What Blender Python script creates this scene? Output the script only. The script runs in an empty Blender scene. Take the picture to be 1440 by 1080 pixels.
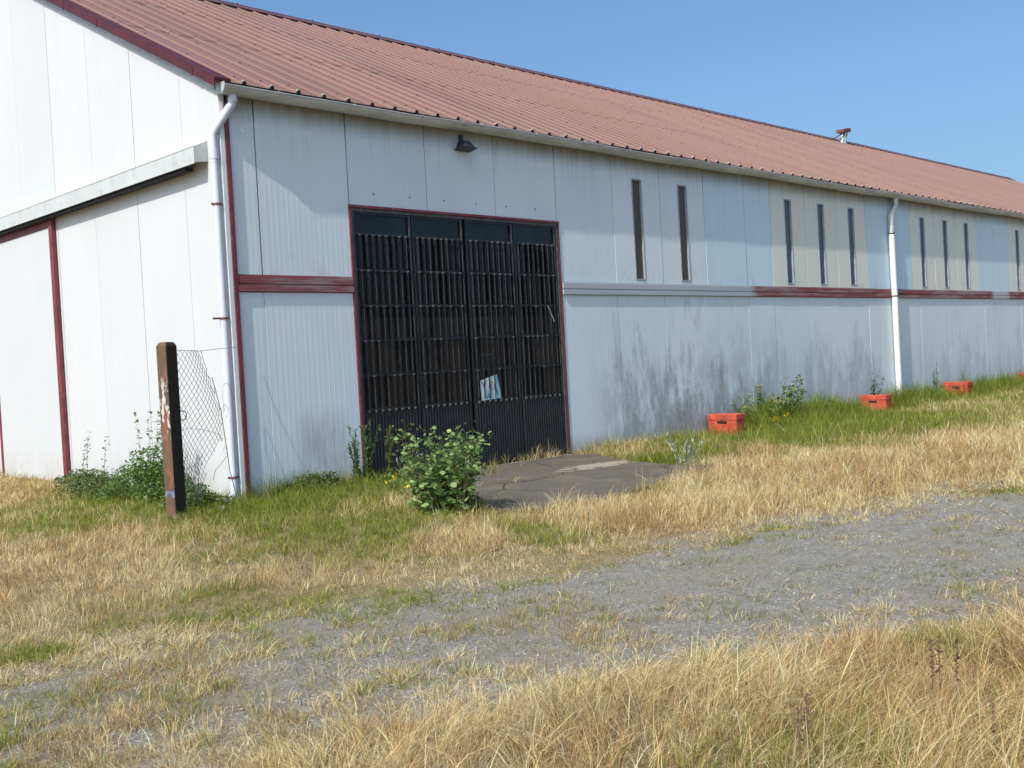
import bpy, bmesh, math, random
import numpy as np
from mathutils import Vector, Matrix
rnd = random.Random(7)
rng = np.random.default_rng(11)

# ------------------------------------------------------------------ camera
F = 1488.0
CAM = np.array([-6.943, -11.901, 1.6])
RM = np.array([[0.70658279, -0.05311226, 0.70563436],
               [-0.70550905, 0.02428029, 0.70828486],
               [-0.05475162, -0.99829332, -0.02031515]])
scene = bpy.context.scene
cam_data = bpy.data.cameras.new('camera')
cam = bpy.data.objects.new('camera', cam_data)
scene.collection.objects.link(cam)
cam_data.sensor_width = 36.0
cam_data.lens = F / 1440 * 36
cam_data.clip_start = 0.05
cam_data.clip_end = 3000
m4 = Matrix.Identity(4)
for i in range(3):
    m4[i][0] = RM[i, 0]; m4[i][1] = -RM[i, 1]; m4[i][2] = -RM[i, 2]; m4[i][3] = CAM[i]
cam.matrix_world = m4
scene.camera = cam

# ------------------------------------------------------------------ world, sun, exposure
TO_SUN = Vector((-1.43, -0.25, 1.54)).normalized()
w = bpy.data.worlds.new('World'); scene.world = w; w.use_nodes = True
nt = w.node_tree
bgn = nt.nodes['Background']
sky = nt.nodes.new('ShaderNodeTexSky'); sky.sky_type = 'NISHITA'; sky.sun_disc = False
sky.sun_elevation = math.asin(TO_SUN.z)
sky.sun_rotation = math.atan2(TO_SUN.x, TO_SUN.y)
sky.air_density = 1.05; sky.dust_density = 3.7; sky.ozone_density = 8.5
tint = nt.nodes.new('ShaderNodeMix'); tint.data_type = 'RGBA'; tint.blend_type = 'MULTIPLY'; tint.inputs[0].default_value = 1
tint.inputs[7].default_value = (.99, 1.035, .99, 1); nt.links.new(sky.outputs[0], tint.inputs[6]); nt.links.new(tint.outputs[2], bgn.inputs[0]); bgn.inputs[1].default_value = 0.14
sd = bpy.data.lights.new('sun', 'SUN'); sun = bpy.data.objects.new('sun', sd)
scene.collection.objects.link(sun)
sd.energy = 3.4; sd.angle = math.radians(0.55); sd.color = (1.0, 0.955, 0.88)
sun.rotation_euler = TO_SUN.to_track_quat('Z', 'Y').to_euler()
sun.location = (-20, -10, 25)
vs = scene.view_settings
vs.view_transform = 'Standard'; vs.look = 'None'; vs.gamma = 1; vs.exposure = 0.43
scene.cycles.max_bounces = 8; scene.cycles.transparent_max_bounces = 12

# ------------------------------------------------------------------ helpers
COL = scene.collection
def link(o, parent=None):
    COL.objects.link(o)
    if parent is not None: o.parent = parent
    return o
def tag(o, label=None, cat=None, group=None, kind=None):
    if label: o['label'] = label
    if cat: o['category'] = cat
    if group: o['group'] = group
    if kind: o['kind'] = kind
    return o
def empty(name, loc, label=None, cat=None, group=None):
    o = bpy.data.objects.new(name, None); o.location = loc; o.empty_display_size = .2
    link(o); return tag(o, label, cat, group)

class MB:
    def __init__(s): s.v = []; s.f = []; s.mi = []; s.m = 0
    def poly(s, pts, faces):
        b = len(s.v); s.v += [tuple(p) for p in pts]
        for f in faces: s.f.append(tuple(b + i for i in f)); s.mi.append(s.m)
    def box(s, x0, x1, y0, y1, z0, z1):
        p = [(x0,y0,z0),(x1,y0,z0),(x1,y1,z0),(x0,y1,z0),(x0,y0,z1),(x1,y0,z1),(x1,y1,z1),(x0,y1,z1)]
        s.poly(p, [(0,3,2,1),(4,5,6,7),(0,1,5,4),(1,2,6,5),(2,3,7,6),(3,0,4,7)])
    def hexa(s, p):
        s.poly(p, [(0,3,2,1),(4,5,6,7),(0,1,5,4),(1,2,6,5),(2,3,7,6),(3,0,4,7)])
    def extrude(s, prof, a, b):
        """closed profile: a and b are functions mapping a profile point to 3D at both ends"""
        n = len(prof); P = [a(q) for q in prof] + [b(q) for q in prof]
        s.poly(P, [tuple(range(n))[::-1], tuple(range(n, 2*n))] + [(i, (i+1) % n, n+(i+1) % n, n+i) for i in range(n)])
    def tube(s, pts, r, n=8, caps=True):
        pts = [Vector(p) for p in pts]; rs = r if isinstance(r, (list, tuple)) else [r]*len(pts)
        b = len(s.v); prev = None
        for i, p in enumerate(pts):
            d = (pts[min(i+1, len(pts)-1)] - pts[max(i-1, 0)]).normalized()
            if prev is None:
                u = d.orthogonal().normalized()
            else:
                u = (prev - d*prev.dot(d)).normalized()
            prev = u; v = d.cross(u)
            for k in range(n):
                a = 2*math.pi*k/n
                s.v.append(tuple(p + (u*math.cos(a) + v*math.sin(a))*rs[i]))
        for i in range(len(pts)-1):
            for k in range(n):
                s.f.append((b+i*n+k, b+i*n+(k+1) % n, b+(i+1)*n+(k+1) % n, b+(i+1)*n+k)); s.mi.append(s.m)
        if caps:
            s.f.append(tuple(b+k for k in range(n))[::-1]); s.mi.append(s.m)
            s.f.append(tuple(b+(len(pts)-1)*n+k for k in range(n))); s.mi.append(s.m)
    def build(s, name, mats, parent=None, smooth=False, bevel=0, origin=None):
        me = bpy.data.meshes.new(name)
        v = s.v
        if origin is not None: v = [(a-origin[0], b-origin[1], c-origin[2]) for a, b, c in v]
        me.from_pydata(v, [], s.f)
        mats = mats if isinstance(mats, (list, tuple)) else [mats]
        for m in mats: me.materials.append(m)
        me.polygons.foreach_set('material_index', s.mi)
        if smooth:
            me.polygons.foreach_set('use_smooth', [True]*len(s.f))
            try: me.set_sharp_from_angle(angle=math.radians(40))
            except Exception: pass
        me.validate(); me.update()
        o = bpy.data.objects.new(name, me)
        if origin is not None: o.location = origin
        link(o, parent)
        if bevel:
            bv = o.modifiers.new('bevel', 'BEVEL'); bv.width = bevel; bv.segments = 2; bv.limit_method = 'ANGLE'
        return o
def sub(parent, loc):
    """bake: children of an empty use world-space verts -> shift"""
    return loc

# value noise on a grid (numpy)
_perm = rng.random((256, 256))
def vnoise(x, y, s=1.0, ox=0, oy=0):
    x = np.asarray(x, float)/s + ox + 1000; y = np.asarray(y, float)/s + oy + 1000
    xi = np.floor(x).astype(int); yi = np.floor(y).astype(int)
    fx = x-xi; fy = y-yi; fx = fx*fx*(3-2*fx); fy = fy*fy*(3-2*fy)
    g = lambda a, b: _perm[a % 256, b % 256]
    return (g(xi, yi)*(1-fx)+g(xi+1, yi)*fx)*(1-fy) + (g(xi, yi+1)*(1-fx)+g(xi+1, yi+1)*fx)*fy
def sstep(a, b, x):
    t = np.clip((x-a)/(b-a), 0, 1); return t*t*(3-2*t)

# ------------------------------------------------------------------ materials
class NT:
    """small node-tree builder"""
    def __init__(s, name):
        s.mat = bpy.data.materials.new(name); s.mat.use_nodes = True
        s.t = s.mat.node_tree; s.b = s.t.nodes['Principled BSDF']; s.out = s.t.nodes['Material Output']
    def n(s, typ, **kw):
        nd = s.t.nodes.new(typ)
        for k, v in kw.items(): setattr(nd, k, v)
        return nd
    def l(s, a, b): s.t.links.new(a, b)
    def val(s, sock, v):
        if isinstance(v, bpy.types.NodeSocket): s.l(v, sock)
        elif v is not None: sock.default_value = v
    def coord(s, scale=(1,1,1), kind='Object', loc=(0,0,0)):
        tc = s.n('ShaderNodeTexCoord'); mp = s.n('ShaderNodeMapping')
        mp.inputs['Scale'].default_value = scale; mp.inputs['Location'].default_value = loc
        s.l(tc.outputs[kind], mp.inputs[0]); return mp.outputs[0]
    def pos(s):
        g = s.n('ShaderNodeNewGeometry'); x = s.n('ShaderNodeSeparateXYZ'); s.l(g.outputs['Position'], x.inputs[0]); return x.outputs
    def noise(s, vec, scale=1, detail=4, rough=.55, dist=0):
        n = s.n('ShaderNodeTexNoise'); s.val(n.inputs['Vector'], vec); n.inputs['Scale'].default_value = scale
        n.inputs['Detail'].default_value = detail; n.inputs['Roughness'].default_value = rough; n.inputs['Distortion'].default_value = dist
        return n.outputs[0]
    def ramp(s, fac, a, b, lo=0.0, hi=1.0):
        m = s.n('ShaderNodeMapRange'); m.interpolation_type = 'SMOOTHSTEP'
        s.val(m.inputs[0], fac); m.inputs[1].default_value = a; m.inputs[2].default_value = b
        m.inputs[3].default_value = lo; m.inputs[4].default_value = hi; return m.outputs[0]
    def math(s, op, a, b=None, c=None):
        m = s.n('ShaderNodeMath', operation=op); s.val(m.inputs[0], a); s.val(m.inputs[1], b)
        if c is not None: s.val(m.inputs[2], c)
        return m.outputs[0]
    def mix(s, fac, a, b, mode='MIX'):
        m = s.n('ShaderNodeMix', data_type='RGBA', blend_type=mode)
        s.val(m.inputs[0], fac)
        for k, v in ((6, a), (7, b)):
            if isinstance(v, (tuple, list)): v = (*v, 1) if len(v) == 3 else v
            s.val(m.inputs[k], v)
        return m.outputs[2]
    def bump(s, h, strength=.3, dist=.01, normal=None):
        b = s.n('ShaderNodeBump'); b.inputs['Strength'].default_value = strength; b.inputs['Distance'].default_value = dist
        s.val(b.inputs['Height'], h)
        if normal is not None: s.l(normal, b.inputs['Normal'])
        return b.outputs[0]
    def fin(s, color=None, rough=.6, normal=None, metal=0, spec=None):
        if isinstance(color, (tuple, list)): color = (*color, 1)
        s.val(s.b.inputs['Base Color'], color); s.val(s.b.inputs['Roughness'], rough); s.val(s.b.inputs['Metallic'], metal)
        if normal is not None: s.l(normal, s.b.inputs['Normal'])
        if spec is not None: s.b.inputs['Specular IOR Level'].default_value = spec
        return s.mat

def simple(name, col, rough=.6, metal=0, var=.15, scale=6, bump=.1, stretch=(1,1,1), dirt=None, dirt_amt=(.55,.75), spec=None):
    m = NT(name); v = m.coord(stretch); n = m.noise(v, scale)
    c = m.mix(m.ramp(n, .3, .7), tuple(x*(1-var) for x in col), tuple(min(1, x*(1+var)) for x in col))
    if dirt:
        n2 = m.noise(v, scale*2.7, 6, .65); c = m.mix(m.ramp(n2, *dirt_amt), c, dirt)
    return m.fin(c, rough, m.bump(n, bump, .01) if bump else None, metal, spec)

def panel_mat(name, base, base2, axis, lower=False, beige=False, gable=False):
    """ribbed sandwich panel with per-panel tint and, low on the facade, algae streaks"""
    m = NT(name); P = m.pos(); X, Y, Z = P[0], P[1], P[2]
    A = X if axis == 'x' else Y
    g = m.n('ShaderNodeNewGeometry')
    at = m.n('ShaderNodeAttribute', attribute_name='tint')
    comb = m.n('ShaderNodeCombineXYZ'); m.l(A, comb.inputs[0]); m.l(Z, comb.inputs[1])
    uv = comb.outputs[0]
    def mapd(sx, sz, off=0):
        mp = m.n('ShaderNodeMapping'); m.l(uv, mp.inputs[0]); mp.inputs['Scale'].default_value = (sx, sz, 1); mp.inputs['Location'].default_value = (off, off*.7, off)
        return mp.outputs[0]
    c = m.mix(at.outputs['Fac'], base, base2)
    soft = m.noise(mapd(.6, .35), 1, 5, .6)
    c = m.mix(m.ramp(soft, .35, .7, 0, .35), c, tuple(x*.86 for x in base))
    # fine micro ribs
    rib = m.math('SINE', m.math('MULTIPLY', A, 2*math.pi/.083))
    ribs = m.ramp(rib, .35, .95)
    lines = m.noise(mapd(14, .25, 3), 1, 2, .5)
    if gable:
        c = m.mix(m.math('MULTIPLY', m.ramp(lines, .52, .62), .05), c, (.42, .43, .42))
        nrm = m.bump(ribs, .25, .002)
        gs = m.noise(mapd(7, .3, 2), 1, 6, .7)
        c = m.mix(m.math('MULTIPLY', m.ramp(gs, .55, .8), .16), c, (.38, .37, .32))
        c = m.mix(m.math('MULTIPLY', m.ramp(Z, .7, .0), m.ramp(m.noise(mapd(2.2, 1.5, 6), 1, 6, .7), .35, .7, .05, .6)), c, (.34, .31, .25))
    else:
        c = m.mix(m.math('MULTIPLY', m.ramp(lines, .5, .66), .2), c, (.82, .85, .86))
        nrm = m.bump(m.math('ADD', m.math('MULTIPLY', ribs, .45), m.noise(mapd(22, .12, 6), 1, 2, .5)), .34, .0042)
        nrm = m.bump(m.noise(mapd(1.1, .5, 9), 1, 2), .25, .012, nrm)
    # streaks under seams / gutter
    drip = m.noise(mapd(9, .55, 5), 1, 6, .7)
    if not lower and not gable:
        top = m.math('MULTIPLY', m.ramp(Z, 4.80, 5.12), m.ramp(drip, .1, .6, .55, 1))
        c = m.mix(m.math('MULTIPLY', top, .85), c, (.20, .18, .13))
        tall = m.math('MULTIPLY', m.ramp(Z, 4.2, 5.1), m.ramp(drip, .48, .75))
        c = m.mix(m.math('MULTIPLY', tall, .35), c, (.25, .24, .2))
        edge = m.math('MULTIPLY', m.ramp(Z, 3.35, 2.9), m.ramp(m.noise(mapd(3, 2, 2), 1, 5, .7), .5, .72))
        c = m.mix(m.math('MULTIPLY', edge, .3), c, (.3, .29, .26))
    if lower:
        # vertical algae: patchy along the wall, heavier towards the ground
        patch = m.noise(mapd(.55, .0, 1.7), 1, 3, .6)
        window = m.math('MAXIMUM', m.math('MULTIPLY', m.ramp(X, 6.6, 8.2), m.ramp(X, 14.2, 11.6)),
                        m.math('MULTIPLY', m.math('MULTIPLY', m.ramp(X, 13.2, 14.2), m.ramp(X, 18.1, 17.2)), .62))
        window = m.math('MAXIMUM', window, m.math('MULTIPLY', m.ramp(X, 18, 21), .42))
        hgt = m.ramp(Z, 2.7, .1)
        st = m.noise(mapd(3.0, .5, 4.4), 1, 8, .72, .3)
        st2 = m.noise(mapd(1.6, .8, 8.1), 1, 6, .7, .3)
        s1 = m.math('ADD', m.math('MULTIPLY', st, .6), m.math('MULTIPLY', st2, .4))
        thr = m.math('SUBTRACT', s1, m.math('MULTIPLY', m.math('SUBTRACT', 1.0, hgt), .17))
        amt = m.math('MULTIPLY', m.ramp(thr, .365, .53), window)
        fine = m.ramp(m.noise(mapd(26, 9, 2), 1, 4, .7), .3, .65, .55, 1)
        amt = m.math('MULTIPLY', m.math('MULTIPLY', amt, fine), .72)
        # scrape arcs rubbed clean
        for (ax, az, r0) in ((9.55, .72, .42), (9.6, .62, .34), (6.75, .30, .45), (9.35, 1.72, .5), (11.2, 1.95, .4)):
            dx = m.math('SUBTRACT', X, ax); dz = m.math('SUBTRACT', Z, az)
            d = m.math('SQRT', m.math('ADD', m.math('MULTIPLY', dx, dx), m.math('MULTIPLY', dz, dz)))
            e = m.math('ABSOLUTE', m.math('SUBTRACT', d, r0))
            arc = m.math('MULTIPLY', m.ramp(e, .035, .008), m.math('MULTIPLY', m.ramp(dz, -.05, .15), .55))
            amt = m.math('MULTIPLY', amt, m.math('SUBTRACT', 1.0, arc))
        blot = m.math('MULTIPLY', m.ramp(m.noise(mapd(1.3, .9, 12.4), 1, 7, .72, .4), .42, .66), m.math('MULTIPLY', window, m.ramp(Z, 2.4, .4)))
        c = m.mix(m.math('MULTIPLY', blot, .6), c, (.27, .28, .265))
        c = m.mix(amt, c, (.155, .16, .15))
        # smudge left of the door and splash at the foot
        sm = m.math('MULTIPLY', m.math('MULTIPLY', m.ramp(X, .75, 1.15), m.ramp(X, 1.85, 1.4)), m.math('MULTIPLY', m.ramp(Z, .1, .45), m.ramp(Z, 1.25, .7)))
        c = m.mix(m.math('MULTIPLY', sm, m.ramp(s1, .38, .62, 0, .55)), c, (.22, .22, .2))
        c = m.mix(m.math('MULTIPLY', m.ramp(Z, .4, .0), m.ramp(st2, .3, .6, .15, .7)), c, (.30, .29, .25))
    rgh = m.ramp(soft, .3, .7, .42, .62)
    return m.fin(c, rgh, nrm, 0, .35)

M = {}
M['low'] = panel_mat('panel_lower', (.67, .755, .80), (.72, .79, .82), 'x', lower=True)
M['up'] = panel_mat('panel_upper', (.65, .74, .785), (.70, .775, .80), 'x')
M['blue'] = panel_mat('panel_blue', (.56, .72, .81), (.61, .755, .82), 'x')
M['beige'] = panel_mat('panel_beige', (.76, .755, .66), (.79, .775, .68), 'x', beige=True)
M['gable'] = panel_mat('panel_gable', (.55, .56, .565), (.585, .59, .59), 'y', gable=True)
M['dark'] = simple('dark_void', (.012, .012, .013), .9, bump=0)
M['redtrim'] = simple('red_trim', (.17, .032, .040), .5, var=.25, scale=5, dirt=(.26, .16, .15), dirt_amt=(.58, .78))
M['rake'] = simple('rake_trim', (.07, .009, .012), .55, var=.2, scale=3, dirt=(.14, .06, .055), dirt_amt=(.62, .8))
M['zinc'] = simple('zinc', (.48, .50, .485), .45, .25, var=.15, scale=2.5, dirt=(.2, .2, .17), dirt_amt=(.55, .8), stretch=(.6, 3, 3))
M['cover'] = simple('cover_sheet', (.50, .52, .51), .5, .0, var=.05, scale=2, dirt=(.34, .36, .33), dirt_amt=(.5, .8))
M['pvc'] = simple('pvc_pipe', (.58, .60, .66), .38, 0, var=.07, scale=2, dirt=(.45, .44, .38), dirt_amt=(.6, .85))
M['white'] = simple('white_paint', (.74, .75, .74), .45, 0, var=.06, scale=3, dirt=(.4, .38, .3), dirt_amt=(.62, .85))
M['greyvoid'] = simple('grey_joint', (.16, .16, .155), .9, bump=0)
M['doormetal'] = simple('door_metal', (.016, .019, .024), .42, .0, var=.3, scale=6, dirt=(.05, .047, .042), dirt_amt=(.55, .85))
M['barmetal'] = simple('bar_metal', (.019, .021, .024), .45, 0, var=.4, scale=9, dirt=(.07, .06, .05), dirt_amt=(.6, .85))
M['tipmetal'] = simple('tip_metal', (.095, .097, .095), .5, 0, var=.3, scale=20)
M['stile'] = simple('stile', (.085, .085, .085), .5, 0, var=.3, scale=6, dirt=(.3, .25, .18), dirt_amt=(.6, .75))
M['winframe'] = simple('window_frame', (.36, .39, .42), .5, .2, var=.1)
M['rust'] = simple('rust', (.16, .05, .04), .75, 0, var=.3, scale=12)
M['wire'] = simple('wire', (.17, .17, .155), .5, .4, bump=0)
M['soil'] = simple('soil', (.06, .045, .03), .95, var=.3, scale=15, bump=.6)
M['lampblack'] = simple('lamp_black', (.02, .022, .024), .5, var=.2)
M['stem'] = simple('stem', (.10, .12, .04), .7, var=.3, bump=0)
M['drystem'] = simple('dry_stem', (.12, .07, .045), .8, var=.3, bump=0)
M['dockseed'] = simple('dock_seed', (.13, .065, .045), .85, var=.4, bump=0)
M['stone'] = simple('pale_stone', (.42, .41, .38), .85, var=.2, scale=8, bump=.4)

def glass(name, col, rough, spec=.5, dirt_refl=None):
    m = NT(name); v = m.coord(); n = m.noise(v, 3, 5)
    c = m.mix(m.ramp(n, .4, .75), col, dirt_refl or col)
    return m.fin(c, m.ramp(n, .3, .7, rough, rough+.15), None, 0, spec)
M['pane_blue'] = glass('pane_blue', (.035, .065, .11), .12, .6, (.055, .085, .125))  # sky reflection put into the blue base colour
M['pane_brown'] = glass('pane_brown', (.082, .078, .068), .35, .3, (.095, .09, .078))
M['transom'] = glass('transom_glass', (.008, .014, .017), .12, .35, (.02, .035, .04))
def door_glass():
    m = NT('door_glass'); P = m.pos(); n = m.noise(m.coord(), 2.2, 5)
    refl_band = m.math('MULTIPLY', m.ramp(P[2], 2.36, 2.30), m.ramp(n, .3, .6, .6, 1))  # brown reflection band painted into the lower glass colour
    c = m.mix(refl_band, (.010, .010, .012), (.042, .033, .026))
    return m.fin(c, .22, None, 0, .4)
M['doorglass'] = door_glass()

def roof_mat():
    m = NT('roof_sheet'); P = m.pos()
    comb = m.n('ShaderNodeCombineXYZ'); m.l(P[0], comb.inputs[0]); m.l(P[1], comb.inputs[1])
    def mp(sx, sy, o=0):
        q = m.n('ShaderNodeMapping'); m.l(comb.outputs[0], q.inputs[0]); q.inputs['Scale'].default_value = (sx, sy, 1); q.inputs['Location'].default_value = (o, o, o); return q.outputs[0]
    sheet = m.n('ShaderNodeTexWhiteNoise', noise_dimensions='1D')
    m.l(m.math('FLOOR', m.math('DIVIDE', P[0], 1.21)), sheet.inputs['W'])
    c = m.mix(sheet.outputs[0], (.178, .096, .076), (.232, .120, .093))
    n = m.noise(mp(.25, .5), 1, 5, .6)
    c = m.mix(m.ramp(n, .35, .7), c, (.208, .122, .098))
    lich = m.noise(mp(3.5, .35, 3), 1, 6, .65)
    low = m.ramp(P[1], 5.5, 0, .12, .6)
    c = m.mix(m.math('MULTIPLY', m.ramp(lich, .45, .7), low), c, (.20, .13, .08))
    grime = m.noise(mp(9, .9, 5), 1, 5, .7)
    c = m.mix(m.math('MULTIPLY', m.ramp(grime, .56, .76), m.ramp(P[1], 2.5, 0, .15, .6)), c, (.15, .11, .085))
    fd = m.noise(mp(22, 22, 7), 1, 3, .6)
    c = m.mix(m.ramp(fd, .62, .72, 0, .25), c, (.16, .10, .08))
    return m.fin(c, .62, m.bump(fd, .15, .004), 0, .3)
M['roof'] = roof_mat()
M['screw'] = simple('roof_screw', (.13, .08, .065), .7, bump=0)
M['ridge'] = simple('ridge_metal', (.13, .06, .065), .55, var=.25, scale=3)

def belt_mat():
    m = NT('belt_rail'); P = m.pos(); X = P[0]
    n = m.noise(m.coord((.5, 6, 6)), 2.0, 5, .6)
    # paint still red on the left bay and from x = 12 on in worn lengths, faded to bare grey between
    red = m.math('MAXIMUM', m.ramp(X, 4.0, 3.0), m.ramp(X, 11.85, 12.25))
    worn = m.math('MULTIPLY', m.ramp(X, 24.6, 25.0), m.ramp(X, 26.2, 25.9))
    red = m.math('MULTIPLY', red, m.math('SUBTRACT', 1.0, worn))
    red = m.math('MULTIPLY', red, m.ramp(n, .62, .45, .62, 1))
    c = m.mix(red, (.42, .45, .48), (.22, .05, .048))
    ghost = m.ramp(m.noise(m.coord((.35, 4, 4)), 1.3, 4), .55, .7, 0, .3)
    c = m.mix(ghost, c, (.33, .24, .24))
    return m.fin(c, .55, m.bump(n, .1, .005))
M['belt'] = belt_mat()

def post_mat():
    m = NT('fence_post'); v = m.coord((1, 1, 1)); n = m.noise(m.coord((9, 9, 1.6)), 1.5, 6, .7)
    c = m.mix(m.ramp(n, .35, .7), (.15, .09, .055), (.09, .065, .045))
    n2 = m.noise(m.coord((7, 7, 3.2)), 1.4, 5, .6)
    c = m.mix(m.ramp(n2, .55, .62), c, (.24, .09, .055))
    n3 = m.noise(m.coord((14, 14, 6), loc=(3, 1, 2)), 1.2, 4, .6)
    P = m.pos(); band = m.math('MULTIPLY', m.ramp(P[2], .9, 1.1), m.ramp(P[2], 1.75, 1.5))
    c = m.mix(m.math('MULTIPLY', m.ramp(n3, .52, .58), band), c, (.52, .50, .47))
    blu = m.math('MULTIPLY', m.ramp(P[2], .27, .30), m.ramp(P[2], .37, .34))
    c = m.mix(m.math('MULTIPLY', m.math('MULTIPLY', blu, m.ramp(n3, .44, .52)), .8), c, (.16, .22, .38))
    side = m.n('ShaderNodeNewGeometry'); sx = m.n('ShaderNodeSeparateXYZ'); m.l(side.outputs['True Normal'], sx.inputs[0])
    front = m.ramp(sx.outputs[0], -.35, -.2)      # paint-smeared left side; every other face coloured darker
    c = m.mix(front, c, (.035, .030, .024))
    return m.fin(c, .85, m.bump(n, .5, .01), 0, .2)
M['post'] = post_mat()
def planter_mat():
    m = NT('planter_paint'); n = m.noise(m.coord(), 6, 6, .65); n2 = m.noise(m.coord((1, 1, .5)), 14, 5, .7)
    c = m.mix(m.ramp(n, .35, .7), (.40, .045, .022), (.52, .09, .04))
    c = m.mix(m.ramp(n2, .54, .68, 0, .7), c, (.40, .20, .12))
    c = m.mix(m.ramp(m.noise(m.coord(loc=(3, 2, 1)), 5, 6, .7), .52, .70, 0, .75), c, (.15, .05, .03))
    return m.fin(c, .75, m.bump(n2, .35, .01))
M['planter'] = planter_mat()
def poster_mat():
    m = NT('poster_print'); n = m.noise(m.coord((9, 1, 2)), 1, 3); 
    c = m.mix(m.ramp(n, .48, .56), (.62, .70, .68), (.25, .52, .57))
    return m.fin(c, .5)
M['poster'] = poster_mat()
M['ink'] = simple('poster_ink', (.02, .05, .055), .6, bump=0)
M['inkred'] = simple('poster_ink_red', (.16, .05, .06), .6, bump=0)

def veg_mat(name, trans=.35, rough=.55, spec=.25):
    m = NT(name); at = m.n('ShaderNodeAttribute', attribute_name='col')
    m.fin(at.outputs['Color'], rough, None, 0, spec)
    tr = m.n('ShaderNodeBsdfTranslucent'); m.l(at.outputs['Color'], tr.inputs[0])
    mx = m.n('ShaderNodeMixShader'); mx.inputs[0].default_value = trans
    m.l(m.b.outputs[0], mx.inputs[1]); m.l(tr.outputs[0], mx.inputs[2]); m.l(mx.outputs[0], m.out.inputs[0])
    return m.mat
M['grass'] = veg_mat('grass_blades', .42, .6, .15)
M['leaf'] = veg_mat('leaves', .35, .45, .28)

def ground_mat():
    m = NT('ground_soil'); v = m.coord(); at = m.n('ShaderNodeAttribute', attribute_name='col')
    fine = m.noise(v, 60, 5, .7); mid = m.noise(v, 9, 6, .7); st = m.noise(m.coord((90, 90, 90)), 1, 3, .8)
    thatch = m.mix(m.ramp(mid, .3, .7), (.26, .195, .10), (.15, .115, .055))
    thatch = m.mix(m.ramp(fine, .45, .6), thatch, (.36, .28, .155))
    thatch = m.mix(m.ramp(m.noise(v, 28, 5, .75), .5, .64, 0, .8), thatch, (.085, .06, .032))
    grav = m.mix(m.ramp(fine, .3, .7), (.15, .138, .115), (.29, .265, .22))
    vor = m.n('ShaderNodeTexVoronoi'); m.l(v, vor.inputs['Vector']); vor.inputs['Scale'].default_value = 55
    wn = m.n('ShaderNodeSeparateColor'); m.l(vor.outputs['Color'], wn.inputs[0])
    grav = m.mix(m.ramp(wn.outputs[0], .82, .9), grav, (.40, .38, .33))
    big = m.noise(v, 1.1, 5, .6)
    grav = m.mix(m.ramp(big, .5, .72, 0, .55), grav, (.23, .185, .13))
    c = m.mix(at.outputs['Fac'], thatch, grav)
    h = m.math('ADD', m.math('MULTIPLY', fine, .6), m.math('MULTIPLY', mid, .6))
    return m.fin(c, .95, m.bump(h, .8, .03), 0, .1)
M['ground'] = ground_mat()
def road_mat():
    m = NT('road_gravel'); v = m.coord()
    fine = m.noise(v, 70, 5, .75); mid = m.noise(v, 12, 6, .7); big = m.noise(v, .9, 6, .62); 
    c = m.mix(m.ramp(fine, .32, .68), (.165, .153, .126), (.335, .31, .26))
    c = m.mix(m.ramp(m.noise(v, 5, 6, .75), .42, .68, 0, .55), c, (.13, .12, .10))
    for sc, lo, hi, colr in ((75, .80, .9, (.40, .39, .37)), (42, .93, .97, (.46, .45, .43)), (60, .74, .86, (.075, .07, .062))):
        vor = m.n('ShaderNodeTexVoronoi'); m.l(v, vor.inputs['Vector']); vor.inputs['Scale'].default_value = sc
        sp = m.n('ShaderNodeSeparateColor'); m.l(vor.outputs['Color'], sp.inputs[0])
        c = m.mix(m.math('MULTIPLY', m.ramp(sp.outputs[0], lo, hi), m.ramp(vor.outputs['Distance'], .5, .3)), c, colr)
    PX = m.pos(); lft = m.math('MULTIPLY', m.ramp(PX[0], -1.5, -5.0), .25)
    c = m.mix(m.math('ADD', m.ramp(big, .46, .68, 0, .6), lft), c, (.235, .20, .145))
    c = m.mix(m.ramp(m.noise(m.coord((.5, 2.2, 1)), .9, 5, .6), .55, .72, 0, .4), c, (.26, .26, .255))
    h = m.math('ADD', m.math('MULTIPLY', fine, .55), m.math('MULTIPLY', mid, .6))
    return m.fin(c, .92, m.bump(h, .9, .022), 0, .15)
M['road'] = road_mat()
def apron_mat():
    m = NT('apron_asphalt'); v = m.coord(); fine = m.noise(v, 80, 5, .7); big = m.noise(v, 1.6, 6, .65)
    c = m.mix(m.ramp(fine, .3, .7), (.088, .078, .062), (.145, .125, .098))
    c = m.mix(m.ramp(big, .48, .7, 0, .7), c, (.18, .15, .11))
    vor = m.n('ShaderNodeTexVoronoi', feature='DISTANCE_TO_EDGE'); m.l(m.mix(.25, v, m.noise(v, 3, 3)), vor.inputs['Vector']); vor.inputs['Scale'].default_value = .8
    c = m.mix(m.ramp(vor.outputs[0], .012, .004, 0, .8), c, (.035, .03, .025))
    P = m.pos()
    def blob(x, y, rx, ry):
        a = m.math('DIVIDE', m.math('SUBTRACT', P[0], x), rx); b = m.math('DIVIDE', m.math('SUBTRACT', P[1], y), ry)
        return m.math('SUBTRACT', 1.0, m.math('SQRT', m.math('ADD', m.math('MULTIPLY', a, a), m.math('MULTIPLY', b, b))))
    sand = blob(4.85, -1.75, .95, .34)
    sand = m.math('ADD', sand, m.math('MULTIPLY', m.math('SUBTRACT', m.noise(v, 6, 6, .7), .5), 2.6))
    c = m.mix(m.ramp(sand, .05, .5, 0, .8), c, (.36, .31, .24))
    return m.fin(c, .9, m.bump(fine, .5, .01), 0, .2)
M['apron'] = apron_mat()

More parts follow.
